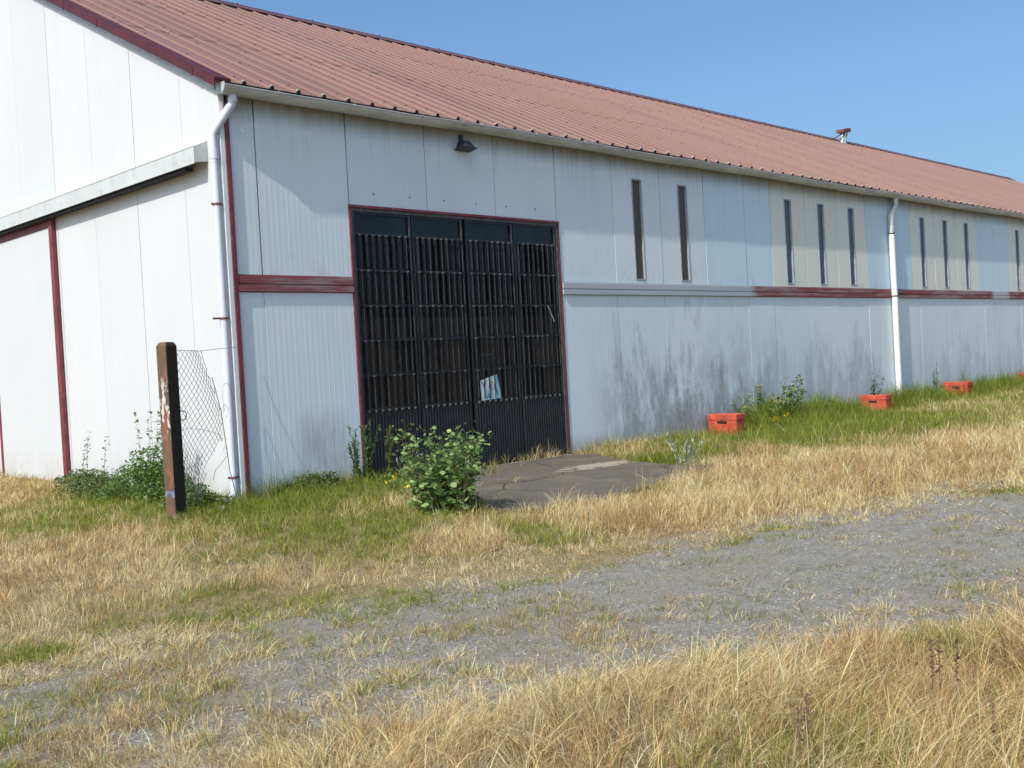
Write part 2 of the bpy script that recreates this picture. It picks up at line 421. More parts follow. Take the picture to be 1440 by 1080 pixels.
# ------------------------------------------------------------------ terrain
def gpx(px, py):   # photograph pixel of a ground point -> its place on the ground
    d = RM @ np.array([px-720., py-540., F]); s = -CAM[2]/d[2]
    return CAM[0]+s*d[0], CAM[1]+s*d[1]
UPX = np.array([-40, -12, -7.5, -4.92, -3.69, -2.33, -.62, 1.1, 2.32, 4.91, 10, 20, 60])
UPY = np.array([-4, -5.3, -5.6, -5.7, -5.5, -6.25, -6.5, -6.68, -7.05, -7.7, -8.9, -11.4, -21])
DNX = np.array([-40, -12, -7.0, -5.4, -4.44, -3.93, -3.33, -2.58, -1.86, -.83, .57, 3.0, 10, 20, 60])
DNY = np.array([-6.0, -6.3, -6.5, -6.85, -7.25, -7.6, -8.05, -8.5, -8.85, -9.1, -9.45, -9.95, -11.6, -14.1, -24])
def up_y(x): return np.interp(x, UPX, UPY)
def dn_y(x): return np.interp(x, DNX, DNY)
APRON = [gpx(*p) for p in ((640, 672), (690, 660), (800, 641), (866, 648), (935, 655), (1012, 657), (1000, 668), (900, 690), (850, 703), (760, 718), (700, 722), (668, 706))]
APRON[0] = (2.6, -.09); APRON[1] = (3.4, -.09); APRON[2] = (6.0, -.09)
APRON.insert(3, (6.3, -.5))
def in_poly(x, y, poly):
    x = np.asarray(x); y = np.asarray(y); c = np.zeros(x.shape, bool); n = len(poly)
    for i in range(n):
        x0, y0 = poly[i]; x1, y1 = poly[(i+1) % n]
        if y0 == y1: continue
        c ^= ((y0 > y) != (y1 > y)) & (x < (x1-x0)*(y-y0)/(y1-y0)+x0)
    return c
def height(x, y):
    x = np.asarray(x, float); y = np.asarray(y, float)
    h = (vnoise(x, y, 2.2, 3, 5)-.5)*.05 + (vnoise(x, y, 5.0, 7, 1)-.5)*.07
    onroad = sstep(.5, -.2, y-up_y(x))*sstep(-.6, .1, y-dn_y(x))
    h = h*(1-.8*onroad) - .015*onroad
    near_wall = sstep(-1.0, -.15, y)*sstep(-.6, 0, x)
    h = h*(1-near_wall*.8)
    ap = sstep(.6, .0, np.hypot(np.maximum(np.abs(x-3.6)-2.4, 0), np.maximum(np.abs(y+2.0)-2.1, 0)))
    h = h*(1-ap)-.01*ap
    far = sstep(30, 80, np.hypot(x, y))
    return h*(1-far)

def grid_mesh(name, xs, ys, mat, attr=None):
    X, Y = np.meshgrid(xs, ys, indexing='ij'); Z = height(X, Y)
    nx, ny = X.shape
    v = np.stack([X, Y, Z], -1).reshape(-1, 3)
    i = np.arange(nx-1)[:, None]*ny + np.arange(ny-1)[None, :]
    f = np.stack([i, i+ny, i+ny+1, i+1], -1).reshape(-1, 4)
    me = raw_mesh(name, v, f)
    me.materials.append(mat)
    if attr is not None:
        a = me.attributes.new('col', 'FLOAT', 'POINT'); a.data.foreach_set('value', attr(X, Y).reshape(-1).astype(np.float32))
    me.polygons.foreach_set('use_smooth', np.ones(len(f), bool))
    o = bpy.data.objects.new(name, me); link(o); return o
def raw_mesh(name, v, quads, tris=None):
    me = bpy.data.meshes.new(name)
    me.vertices.add(len(v)); me.vertices.foreach_set('co', np.asarray(v, np.float32).ravel())
    loops = quads.ravel(); starts = np.arange(len(quads))*4; tot = np.full(len(quads), 4)
    if tris is not None and len(tris):
        starts = np.concatenate([starts, len(loops)+np.arange(len(tris))*3]); tot = np.concatenate([tot, np.full(len(tris), 3)])
        loops = np.concatenate([loops, tris.ravel()])
    me.loops.add(len(loops)); me.loops.foreach_set('vertex_index', loops.astype(np.int32))
    me.polygons.add(len(starts)); me.polygons.foreach_set('loop_start', starts.astype(np.int32))
    me.update(calc_edges=True); me.validate()
    return me

def axis(lo, hi, a, b, fine):
    mid = np.arange(a, b+fine/2, fine)
    left = a - np.cumsum(fine*1.25**np.arange(1, 60)); left = left[left > lo]
    right = b + np.cumsum(fine*1.25**np.arange(1, 60)); right = right[right < hi]
    return np.concatenate([[lo], left[::-1], mid, right, [hi]])
def gravel_amount(X, Y):
    n = vnoise(X, Y, .45, 2, 9)
    a = sstep(.55, -.1, Y-up_y(X)+(n-.5)*.9)*sstep(-.7, 0.05, Y-dn_y(X)+(n-.5)*.9)
    b = sstep(1.8, -1.8, X+3.4)*sstep(-9.6, -8.2, Y)*sstep(-4.6, -6, Y)*sstep(.35, .65, vnoise(X, Y, .6, 5, 5))*.8
    return np.clip(np.maximum(a, b), 0, 1)
ground = grid_mesh('ground', axis(-600, 1200, -13, 32, .12), axis(-600, 900, -14, 4, .12), M['ground'], gravel_amount)
tag(ground, kind='structure')

# gravel road
us = np.concatenate([np.arange(-12, 14, .12), np.arange(14, 60, .6)])
vsn = np.linspace(0, 1, 30)
U, V = np.meshgrid(us, vsn, indexing='ij')
j1 = (vnoise(us, us*0, .5, 4, 4)-.5)*.5 + (vnoise(us, us*0, .17, 4, 9)-.5)*.16; j2 = (vnoise(us, us*0, .5, 14, 4)-.5)*.5 + (vnoise(us, us*0, .17, 24, 9)-.5)*.16
top = up_y(us)+j1-.12; bot = dn_y(us)+j2+.05
Yr = top[:, None]*(1-V)+bot[:, None]*V
Zr = height(U, Yr)+.010-.028*(sstep(.10, .0, V)+sstep(.90, 1.0, V))
i = np.arange(len(us)-1)[:, None]*30+np.arange(29)[None, :]
rf = np.stack([i, i+1, i+31, i+30], -1).reshape(-1, 4)
rme = raw_mesh('gravel_road', np.stack([U, Yr, Zr], -1).reshape(-1, 3), rf); rme.materials.append(M['road'])
rme.polygons.foreach_set('use_smooth', np.ones(len(rf), bool))
tag(link(bpy.data.objects.new('gravel_road', rme)), kind='structure')

# asphalt apron before the door: an irregular slab
b = MB(); n = len(APRON)
pts = []
for k in range(n):
    p, q = Vector(APRON[k]), Vector(APRON[(k+1) % n])
    m_ = max(1, int((q-p).length/.14))
    for t in range(m_):
        c_ = p.lerp(q, t/m_)
        if c_.y < -.2: c_ += Vector((rnd.uniform(-.05, .05), rnd.uniform(-.05, .05)))
        pts.append(c_)
b.poly([(p.x, p.y, .022) for p in pts]+[(p.x, p.y, -.15) for p in pts],
       [tuple(range(len(pts)))[::-1]] + [(i, i+len(pts), (i+1) % len(pts)+len(pts), (i+1) % len(pts)) for i in range(len(pts))])
apron = b.build('asphalt_apron', M['apron']); tag(apron, kind='structure')
if apron.data.polygons[0].normal.z < 0: apron.data.flip_normals()

# ------------------------------------------------------------------ warehouse
L = 53.0; YR = 9.35; SL = .494; ZE = 5.36           # length, ridge line, roof slope, eave height at the wall
def zr(y): return ZE + SL*(y if y <= YR else 2*YR-y)
house = empty('warehouse', (0, 0, 0), 'long white panelled warehouse with a faded red ribbed metal roof', 'warehouse')
SEAMS = [.12, .49, 1.93]
xs_up = [.12, .49, 1.93, 3.35, 4.76, 6.18, 7.66, 9.04, 10.45, 11.88, 12.88]
groups = []      # (x0,x1,kind)
win_x = [8.36, 9.75]
for a_, c_ in zip(xs_up[:-1], xs_up[1:]): groups.append((a_, c_, 'up' if a_ < 9.9 else 'blue'))
x = 12.88
while x < L-1:
    for k in range(3):
        if x+1.42 > L: break
        groups.append((x, x+1.42, 'beige')); win_x.append(x+.71); x += 1.42
    for k in range(2):
        if x >= L-.3: break
        e = min(x+1.22, L); groups.append((x, e, 'blue')); x = e
GAP = .0085; WH = .15     # window half width
def tinted(mb_faces_tints, o):
    at = o.data.attributes.new('tint', 'FLOAT', 'FACE'); at.data.foreach_set('value', mb_faces_tints)
D0, D1, DH = 1.95, 6.17, 3.87    # door opening
def panel_boxes(b, x0, x1, z0, z1, hole=None, y0=0.0, y1=.07):
    if hole is None: b.box(x0, x1, y0, y1, z0, z1); return
    h0, h1, k0, k1 = hole
    b.box(x0, h0, y0, y1, z0, z1); b.box(h1, x1, y0, y1, z0, z1)
    b.box(h0, h1, y0, y1, z0, k0); b.box(h0, h1, y0, y1, k1, z1)
upper = []; prev_kind = None
for (a_, c_, kind) in groups:
    if kind != prev_kind: upper.append((kind, MB(), [])); prev_kind = kind
    _, bb, tl = upper[-1]; n0 = len(bb.f); y0 = rnd.uniform(-.003, .003)
    g0 = a_+GAP*rnd.uniform(.6, 1.6); g1 = c_-GAP*rnd.uniform(.6, 1.6)
    hole = None
    for wx in win_x:
        if a_ < wx < c_: hole = (wx-WH, wx+WH, 2.955, 4.80)
    z0 = 2.905; z1 = 5.22
    if a_ >= D0-.05 and c_ <= D1+.05: z0 = DH+.041
    panel_boxes(bb, g0, g1, z0, z1, hole, y0, .07)
    t = rnd.random(); tl += [t]*(len(bb.f)-n0)
for kind, bb, tl in upper:
    o = bb.build('beige_wall' if kind == 'beige' else 'upper_wall', M[kind], house); tinted(tl, o)
lb = MB(); lt = []
xl = [.12, .49, D0-.02] ; segs = [(.12, .49), (.49, D0-.045)]
xs2 = [D1+.05]+[7.66, 9.04, 10.45, 11.88, 12.88]
segs += list(zip(xs2[:-1], xs2[1:]))
x = 12.88
while x < L-.2:
    e = min(x+rnd.choice([1.42, 1.42, 1.2]), L); segs.append((x, e)); x = e
for a_, c_ in segs:
    n0 = len(lb.f); lb.box(a_+GAP*rnd.uniform(.3, 1.1), c_-GAP*rnd.uniform(.3, 1.1), rnd.uniform(-.002, .003), .07, -.05, 2.675)
    t = rnd.random(); lt += [t]*(len(lb.f)-n0)
    if c_ < D0 and c_ > .6:
        o = lb.build('lower_wall', M['low'], house); tinted(lt, o); lb = MB(); lt = []
o = lb.build('lower_wall', M['low'], house); tinted(lt, o)
# liner behind the panels (dark joints), with the door opening left free
b = MB()
b.box(.08, D0-.03, .075, .12, -.05, 5.2); b.box(D1+.03, L-.05, .075, .12, -.05, 2.93)
b.box(D0-.03, D1+.03, .075, .12, DH+.03, 5.2); b.box(D1+.03, L-.05, .075, .12, 4.83, 5.2)
xprev = D1+.03
for wx in sorted(win_x):
    b.box(xprev, wx-WH-.01, .075, .12, 2.93, 4.83); xprev = wx+WH+.01
b.box(xprev, L-.05, .075, .12, 2.93, 4.83)
b.build('wall_liner', M['dark'], house)
# belt rail between the panel rows (two ribs and a groove)
b = MB()
for x0, x1 in ((.115, D0-.045), (D1+.05, L)):
    b.box(x0, x1, -.028, .06, 2.79, 2.885); b.box(x0, x1, -.034, .06, 2.69, 2.768)
    b.box(x0, x1, -.006, .058, 2.677, 2.90)
b.build('belt_rail', M['belt'], house, bevel=.004)
# windows
wing = 'tall slot windows under the eave'
for k, wx in enumerate(sorted(win_x)):
    f = MB(); z0, z1 = 2.958, 4.797; t = .028
    y0, y1 = -.008, .05
    f.box(wx-WH+.002, wx-WH+t, y0, y1, z0, z1); f.box(wx+WH-t, wx+WH-.002, y0, y1, z0, z1)
    f.box(wx-WH+t, wx+WH-t, y0, y1, z0, z0+t); f.box(wx-WH+t, wx+WH-t, y0, y1, z1-t, z1)
    fo = f.build('window', M['winframe'], house)
    p = MB(); p.box(wx-WH+t-.004, wx+WH-t+.004, .03, .036, z0+t-.004, z1-t+.004)
    p.build('pane', M['pane_brown'] if k < 2 else M['pane_blue'], fo)
    q = MB(); q.box(wx-WH-.008, wx+WH+.008, .125, .13, z0-.02, z1+.02)
    if k == 0: fo['label'] = 'slot window with a dull brown pane'
# gable wall (x = 0 plane)
gb = MB(); gt = []
ys = [0.0, .97, 2.35, 3.75, 5.15, 6.55, 7.95, YR, 10.75, 12.15, 13.55, 14.95, 16.35, 17.75, 2*YR]
for a_, c_ in zip(ys[:-1], ys[1:]):
    n0 = len(gb.f); g0, g1 = a_+(.004 if a_ > 0 else 0), c_-.004; xo = rnd.uniform(-.002, .002)
    for (z0, split) in ((-.05, 4.42), (4.425, None)):
        za = zr(g0)-.03 if split is None else split; zb = zr(g1)-.03 if split is None else split
        gb.hexa([(xo, g1, z0), (xo, g0, z0), (.075, g0, z0), (.075, g1, z0), (xo, g1, zb), (xo, g0, za), (.075, g0, za), (.075, g1, zb)])
    t = rnd.random(); gt += [t]*(len(gb.f)-n0)
o = gb.build('gable_wall', M['gable'], house); tinted(gt, o)
b = MB()
for a_, c_ in ((.08, YR), (YR, 2*YR-.08)):
    b.hexa([(.08, c_, -.05), (.08, a_, -.05), (.1, a_, -.05), (.1, c_, -.05), (.08, c_, zr(c_)-.1), (.08, a_, zr(a_)-.1), (.1, a_, zr(a_)-.1), (.1, c_, zr(c_)-.1)])
b.build('gable_liner', M['greyvoid'], house)
# unseen rear and far walls
b = MB(); b.box(.08, L, 2*YR-.08, 2*YR, -.05, ZE-.05)
b.hexa([(L-.05, YR, -.05), (L-.05, .1, -.05), (L, .1, -.05), (L, YR, -.05), (L-.05, YR, zr(YR)-.05), (L-.05, .1, zr(.1)-.05), (L, .1, zr(.1)-.05), (L, YR, zr(YR)-.05)])
b.hexa([(L-.05, 2*YR-.1, -.05), (L-.05, YR, -.05), (L, YR, -.05), (L, 2*YR-.1, -.05), (L-.05, 2*YR-.1, zr(.1)-.05), (L-.05, YR, zr(YR)-.05), (L, YR, zr(YR)-.05), (L, 2*YR-.1, zr(.1)-.05)])
o = b.build('unseen_rear_wall', M['gable'], house); tinted([.5]*len(b.f), o)
# corner flashing: white angle and red strip
b = MB(); b.box(-.014, .05, -.022, -.001, -.05, 5.06); b.box(-.014, -.001, -.001, .05, -.05, 5.06)
b.build('corner_flashing', M['white'], house, bevel=.004)
b = MB(); b.box(.053, .115, -.034, .02, -.05, 5.06)
b.build('corner_trim', M['redtrim'], house, bevel=.005)

# roof: three lapped courses of trapezoid sheet, ribs every 0.403 m
RIB = .4035; X0R = .29
def roof_course(b, ya, yb, lift, side=1):
    prof = []     # (x, dz)
    x = -.12; prof.append((x, 0))
    k = 0
    while True:
        xc = X0R+RIB*(k-1)
        if xc > L+.05: break
        if xc-.05 > prof[-1][0]:
            prof += [(xc-.034, 0), (xc-.018, .030), (xc+.018, .030), (xc+.034, 0)]
            prof += [(xc+RIB*.5-.015, 0), (xc+RIB*.5-.006, .005), (xc+RIB*.5+.006, .005), (xc+RIB*.5+.015, 0)]
        k += 1
    prof = [p for p in prof if p[0] <= L+.1]; prof.append((L+.12, 0))
    Y = lambda y: y if side > 0 else 2*YR-y
    n = len(prof); top = []
    cs = 1/math.sqrt(1+SL*SL)
    for y in (ya, yb):
        for x, dz in prof:
            d = dz+lift; top.append((x, Y(y-SL*cs*d), ZE+SL*y+cs*d))
    for y in (ya, yb):
        for x, dz in prof:
            d = dz+lift-.006; top.append((x, Y(y-SL*cs*d), ZE+SL*y+cs*d))
    F_ = []
    for i in range(n-1):
        F_ += [(i, i+1, n+i+1, n+i), (2*n+i, 3*n+i, 3*n+i+1, 2*n+i+1), (i, 2*n+i, 2*n+i+1, i+1), (n+i, n+i+1, 3*n+i+1, 3*n+i)]
    b.poly(top, F_)
    if side > 0:
        for ys_ in np.arange(ya+.25, yb, 1.15):
            for kk in range(0, int(L/RIB), 1):
                xc = X0R+RIB*kk
                if (kk % 2) == 0 or rnd.random() < .15:
                    d = .036+lift; y = ys_+rnd.uniform(-.02, .02); z = ZE+SL*y+cs*d; yy = y-SL*cs*d
                    b.m = 2; b.box(xc-.010, xc+.010, yy-.012, yy+.012, z-.014, z+.008); b.m = 0
b = MB(); roof_course(b, -.14, 3.3, .0); roof_course(b, 3.15, 6.4, .008); roof_course(b, 6.25, YR, .016)
br = MB(); roof_course(br, -.14, YR, .0, -1); br.build('rear_roof', M['roof'], house)
# grey rib end closers standing over the gutter
cs = 1/math.sqrt(1+SL*SL); k = 0
while X0R+RIB*k < L:
    xc = X0R+RIB*k; y = -.145; z = ZE+SL*y; b.m = 3
    b.hexa([(xc-.030, y-.02, z-.008), (xc+.030, y-.02, z-.008), (xc+.030, y, z-.008), (xc-.030, y, z-.008),
            (xc-.016, y-.03, z+.036), (xc+.016, y-.03, z+.036), (xc+.016, y-.01, z+.036), (xc-.016, y-.01, z+.036)])
    b.m = 4
    if rnd.random() < .45: b.box(xc-.014, xc+.014, y-.035, y+.035, z+.036, z+.050)
    k += 1
b.m = 3; k = 0
while X0R+RIB*k < L:
    xa = X0R+RIB*k+.036; xb = xa+RIB-.072; y = YR-.27; z = zr(y)+.012
    b.hexa([(xa, y, z), (xb, y, z), (xb, y+.03, z), (xa, y+.03, z), (xa+.02, y+.02, z+.045), (xb-.02, y+.02, z+.045), (xb-.02, y+.05, z+.045), (xa+.02, y+.05, z+.045)])
    k += 1
ro = b.build('roof', [M['roof'], M['ridge'], M['screw'], M['dark'], M['stone']], house)
# ridge cap with toothed foam closure
b = MB()
zt = zr(YR)+.075
b.extrude([(-.26, -.13), (-.03, 0), (.03, 0), (.26, -.13), (.26, -.145), (.02, -.02), (-.02, -.02), (-.26, -.145)],
          lambda q: (-.14, YR+q[0], zt+q[1]), lambda q: (L+.14, YR+q[0], zt+q[1]))
b.tube([(-.14, YR, zt+.005), (L+.14, YR, zt+.005)], .028, 8)
x = 0
while x < L: b.box(x-.012, x+.012, YR-.07, YR+.07, zt-.02, zt+.034); x += 2.02
b.build('ridge_cap', M['ridge'], ro)
# verge: deep red rake board, narrow grey strip beneath
for side in (1, -1):
    Y = (lambda y: y) if side > 0 else (lambda y: 2*YR-y)
    b = MB()
    def strip(x0, x1, d0, d1, ya=-.16, yb=YR):
        b.hexa([(x0, Y(ya), zr(ya)+d0), (x1, Y(ya), zr(ya)+d0), (x1, Y(yb), zr(yb)+d0), (x0, Y(yb), zr(yb)+d0),
                (x0, Y(ya), zr(ya)+d1), (x1, Y(ya), zr(ya)+d1), (x1, Y(yb), zr(yb)+d1), (x0, Y(yb), zr(yb)+d1)])
    strip(-.135, -.12, -.075, .042)
    strip(-.118, .10, .012, .045)
    if side > 0:
        for yy in (.35, 3.0, 4.1, 6.5): b.box(-.142, -.13, yy, yy+.03, zr(yy)-.08, zr(yy)+.03)
    o = b.build('verge_trim', M['rake'], house)
    b = MB(); strip(-.05, -.004, -.15, -.078, 0.0)
    b.build('verge_strip', M['zinc'], house)
# gutter: half round with rolled lip, brackets
b = MB(); R_ = .105; GY = -.125; GZ = 5.235
def gut(x0, x1, r=R_, t=.006):
    prof = [(r*math.cos(a), r*math.sin(a)) for a in np.linspace(math.pi, 2*math.pi, 15)]
    inner = [((r-t)*math.cos(a), (r-t)*math.sin(a)) for a in np.linspace(2*math.pi, math.pi, 15)]
    P_ = prof+inner; n = len(P_)
    pts = [(x, GY+p[0], GZ+p[1]*.95-sag(x)) for x in (x0, x1) for p in P_]
    b.poly(pts, [(i, (i+1) % n, n+(i+1) % n, n+i) for i in range(n)] + [(i, n-1-i, n-2-i, i+1) for i in range(14)] + [(n+i, n+i+1, 2*n-2-i, 2*n-1-i) for i in range(14)])
def sag(x): return .010*math.sin(x*.9)+.006*math.sin(x*2.3+1)
xx = -.03
while xx < L+.1:
    x1 = min(xx+1.0, L+.1); gut(xx, x1); b.tube([(xx, GY-R_, GZ-sag(xx)), (x1, GY-R_, GZ-sag(x1))], .011, 6); xx = x1
x = 3.9
while x < L:      # solder joints
    r = R_+.004; pr = [(r*math.cos(a), r*math.sin(a)*.95) for a in np.linspace(math.pi, 2*math.pi, 11)]
    inn = [(q[0]*.93, q[1]*.93) for q in pr[::-1]]
    b.extrude(pr+inn, lambda q: (x-.02, GY+q[0], GZ-sag(x)+q[1]), lambda q: (x+.02, GY+q[0], GZ-sag(x)+q[1])); x += 4.0
# end cap
b.extrude([(R_*math.cos(a), R_*math.sin(a)) for a in np.linspace(math.pi, 2*math.pi, 13)]+[(R_+.01, .05), (-R_-.005, .03)],
          lambda q: (-.036, GY+q[0], GZ+q[1]), lambda q: (-.030, GY+q[0], GZ+q[1]))
b.m = 1; x = .75
while x < L:
    b.box(x-.012, x+.012, GY-R_-.014, GY-R_+.012, GZ-.01-sag(x), GZ+.016-sag(x)); b.tube([(x, GY-R_-.008, GZ-sag(x)), (x, GY-.085, GZ-.075-sag(x))], .004, 4); x += 1.2
gutter = b.build('gutter', [M['zinc'], M['stone']], house, smooth=True)
# dark board closing the eave behind the gutter
b = MB(); b.box(.0, L, -.010, .06, 5.225, 5.30); b.build('eave_board', M['redtrim'], house)

# downpipes
b = MB(); r = .053
zl = lambda p: p
path = [(.13, GY, 5.15), (.13, GY, 5.07), (.115, GY+.01, 5.02), (-.05, .0, 4.73), (-.085, .028, 4.65), (-.085, .03, 4.3)]
b.tube(path, r, 16)
b.tube([(-.085, .03, 4.48), (-.085, .03, 4.34)], r+.006, 16)
b.tube([(.13, GY, 5.10), (.129, GY, 5.05)], r+.006, 16)
b.tube([(-.085, .03, 4.32), (-.085, .03, 2.4), (-.085, .03, .19), (-.105, .02, .12), (-.20, -.03, .07), (-.46, -.02, .055)], [r-.004, r-.004, r-.004, r, r, r], 16)
dp = b.build('downpipe', M['pvc'], house, smooth=True)
for z in (3.78, 2.35, .35):
    b = MB()
    b.tube([(-.085, .03, z-.012), (-.085, .03, z+.012)], r+.005, 16)
    b.box(-.24 if z == 2.35 else -.165, -.02, .022, .036, z-.012, z+.012)
    b.build('pipe_clamp', M['rust'], dp)
b = MB(); x = 18.38; r = .068
b.tube([(x+.16, GY, 5.15), (x+.16, GY, 4.98), (x+.13, -.115, 4.90), (x-.05, -.10, 4.74), (x-.08, -.10, 4.66), (x-.08, -.10, 4.2)], r, 14)
dp2 = b.build('downpipe', M['zinc'], house, smooth=True)
b = MB(); b.tube([(x-.08, -.10, 4.25), (x-.06, -.10, 2.6), (x-.05, -.10, .1)], r+.006, 14)
b.build('lower_pipe', M['white'], dp2, smooth=True)
for z in (4.26, 2.72):
    b = MB(); b.tube([(x-.075 if z > 3 else x-.06, -.10, z-.014), (x-.075 if z > 3 else x-.06, -.10, z+.014)], r+.012, 14)
    b.build('pipe_clamp', M['dark'], dp2)

# gable: sliding door under its rail cover
b = MB()
y0, y1 = .33, 9.0; zb, zt_ = 4.345, 4.545
b.poly([(-.20, y0, zb), (-.20, y1, zb), (-.20, y1, zt_), (-.20, y0, zt_), (-.004, y0, zb+.03), (-.004, y1, zb+.03), (-.004, y1, zt_+.09), (-.004, y0, zt_+.09)],
       [(0, 3, 2, 1), (3, 7, 6, 2), (0, 4, 7, 3), (1, 2, 6, 5)])
b.box(-.205, -.196, y0, y1, zt_, zt_+.012)
b.box(-.205, -.19, y0, y1, zb-.012, zb)
cover = b.build('door_rail_cover', M['cover'], house)
b = MB(); b.box(-.17, -.06, y0+.3, y1, 4.29, 4.335); b.build('sliding_rail', M['dark'], cover)
sdoor = MB(); sdoor.box(-.050, -.012, 5.36, 9.0, .06, 4.18)
so = sdoor.build('sliding_door', M['gable'], house); tinted([.3]*6, so)
b = MB(); b.box(-.075, -.015, 5.22, 5.355, .0, 4.30); b.box(-.070, -.015, 5.355, 9.0, 4.185, 4.285); b.box(-.066, -.015, 8.03, 8.11, .06, 4.182)
b.build('door_frame', M['redtrim'], so, bevel=.004)

class TB:
    def __init__(s, b): s.b = b
    def box(s, *a): s.b.m = 1; s.b.box(*a); s.b.m = 0
# folding main door
door = MB()
door.box(D0-.042, D0-.006, -.020, .06, -.02, DH+.0); door.box(D1+.008, D1+.038, -.012, .06, -.02, DH+.0)
door.box(D0-.042, D1+.038, -.026, .06, DH, DH+.036)
door.m = 1; door.box(D0-.005, D0, -.004, .06, -.02, DH); door.box(D1, D1+.007, -.004, .06, -.02, DH); door.box(D1+.039, D1+.049, .0, .06, -.02, DH); door.m = 0
dr = door.build('main_door', [M['redtrim'], M['dark']], house, bevel=.003)
b = MB(); b.box(D0, D1, .0, .05, DH-.05, DH-.003); b.box(D0, D0+.03, .0, .05, -.02, DH-.052); b.box(D1-.03, D1, .0, .05, -.02, DH-.052)
b.build('inner_frame', M['stile'], dr)
b = MB(); b.box(D0, D1, .3, .32, -.02, DH); b.build('door_backing', M['dark'], dr)
leaf_x = [(1.99, 3.02), (3.04, 4.04), (4.10, 5.12), (5.14, 6.13)]
ROWS = [3.50, 3.0, 2.5, 2.01, 1.515, 1.03]
for li, (x0, x1) in enumerate(leaf_x):
    yb_ = .030
    st = MB()
    st.box(x0, x0+.035, yb_-.012, .06, .04, DH-.055); st.box(x1-.045, x1, yb_-.016, .06, .04, DH-.055)
    st.box(x0+.035, x1-.045, yb_-.01, .06, 3.785, DH-.055)
    st.box(x0+.035, x1-.045, yb_-.006, .06, 3.5, 3.535)
    for z in ROWS[1:]: st.box(x0+.035, x1-.045, yb_-.004, .06, z-.014, z+.026)
    e = st; st.m = 1; e.box(x1-.043, x1-.022, yb_-.022, yb_-.016, 3.5, DH-.06)
    for za, zb2 in zip(ROWS[:-1], ROWS[1:]):
        if rnd.random() < .75: e.box(x1-.043+rnd.uniform(0, .004), x1-.028, yb_-.022, yb_-.016, zb2+.03, za-rnd.uniform(.02, .2))
    leaf = st.build('door_leaf', [M['doormetal'], M['tipmetal']], dr)
    g = MB(); g.box(x0+.03, x1-.04, .044, .050, 3.53, 3.79); g.build('transom_pane', M['transom'], leaf)
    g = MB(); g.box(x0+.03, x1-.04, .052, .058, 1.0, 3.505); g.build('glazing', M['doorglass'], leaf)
    bars = MB(); tips = TB(bars); nb = 8; w_ = (x1-.045-x0-.035)/nb
    for k in range(nb):
        xc = x0+.035+w_*(k+.5)
        for za, zb2 in zip(ROWS[:-1], ROWS[1:]):
            o_ = rnd.uniform(-.004, .004)
            bars.box(xc-.0065+o_, xc+.0065+o_, yb_-.030, yb_-.004, zb2+.034, za-.012)
            bars.box(xc-.022+o_, xc+.022+o_, yb_-.006, yb_+.004, zb2+.034, za-.012) if rnd.random() < .35 else None
            if rnd.random() < .5: tips.box(xc-.0075+o_, xc-.0035+o_, yb_-.0325, yb_-.030, zb2+.04, za-.03-rnd.random()*.05)
            hh = rnd.uniform(.014, .026)
            tips.box(xc-.013+o_, xc+.013+o_, yb_-.042, yb_-.006, za-.012, za-.012+hh) if rnd.random() < (.75 if za in (3.5, 3.0) else .45) else bars.box(xc-.015+o_, xc+.015+o_, yb_-.042, yb_-.006, za-.012, za+.02)
        tips.box(xc-.012, xc+.012, yb_-.036, yb_-.006, 1.005, 1.04)
    bars.build('bars', [M['barmetal'], M['tipmetal']], leaf)
    # kick panel of dark ribbed sheet
    kp = MB(); pr = []; x = x0+.01; nx = 18; ww = (x1-x0-.02)/nx
    for k in range(nx):
        xa = x+k*ww; pr += [(xa, .030), (xa+ww*.35, .030), (xa+ww*.5, .014), (xa+ww*.85, .014)]
    pr += [(x1-.01, .030)]; n = len(pr)
    kp.poly([(p[0], p[1]-.004, .05) for p in pr]+[(p[0], p[1]-.004, 1.0) for p in pr], [(i, i+1, n+i+1, n+i) for i in range(n-1)])
    kp.build('kick_panel', M['doormetal'], leaf)
b = MB()   # square outline and stick behind the bars
for (x0, x1, z0, z1) in ((4.28, 4.58, 1.74, 1.75), (4.28, 4.287, 1.42, 1.74), (4.573, 4.58, 1.42, 1.74)): b.box(x0, x1, .046, .0515, z0, z1)
b.build('frame_outline', M['tipmetal'], dr)
b = MB(); b.tube([(5.83, -.014, 2.50), (5.97, -.012, 2.24)], .006, 5); b.build('broken_bar', M['stone'], dr)
b = MB()   # lintel bolts
for k in range(6): b.box(2.35+k*.66, 2.368+k*.66, -.008, .0, 4.07, 4.088)
b.build('lintel_bolts', M['dark'], dr)
b = MB(); b.box(D0, D1, -.07, .30, -.06, .012); b.build('threshold', M['stone'], dr)

# poster standing behind the bars
pc = (4.46, .040, 1.22)
b = MB(); b.hexa([(4.245, .0105, 1.035), (4.685, .0105, 1.055), (4.685, .0135, 1.055), (4.245, .0135, 1.035), (4.235, .0105, 1.345), (4.60, .0105, 1.43), (4.60, .0135, 1.43), (4.235, .0135, 1.345)])
po = b.build('poster', M['poster'], None, origin=pc)
tag(po, 'small tilted pale teal poster behind the bars of the dark door', 'poster')
b = MB()
def stroke(pts, wd, bb):
    for (xa, za), (xb, zb2) in zip(pts[:-1], pts[1:]):
        d = Vector((xb-xa, 0, zb2-za)); nrm_ = Vector((-d.z, 0, d.x)).normalized()*wd/2
        P_ = [(xa-nrm_.x, za-nrm_.z), (xb-nrm_.x, zb2-nrm_.z), (xb+nrm_.x, zb2+nrm_.z), (xa+nrm_.x, za+nrm_.z)]
        bb.poly([(p[0], .0098, p[1]) for p in P_], [(0, 1, 2, 3)])
stroke([(4.27, 1.33), (4.31, 1.24), (4.33, 1.12), (4.31, 1.06)], .018, b)
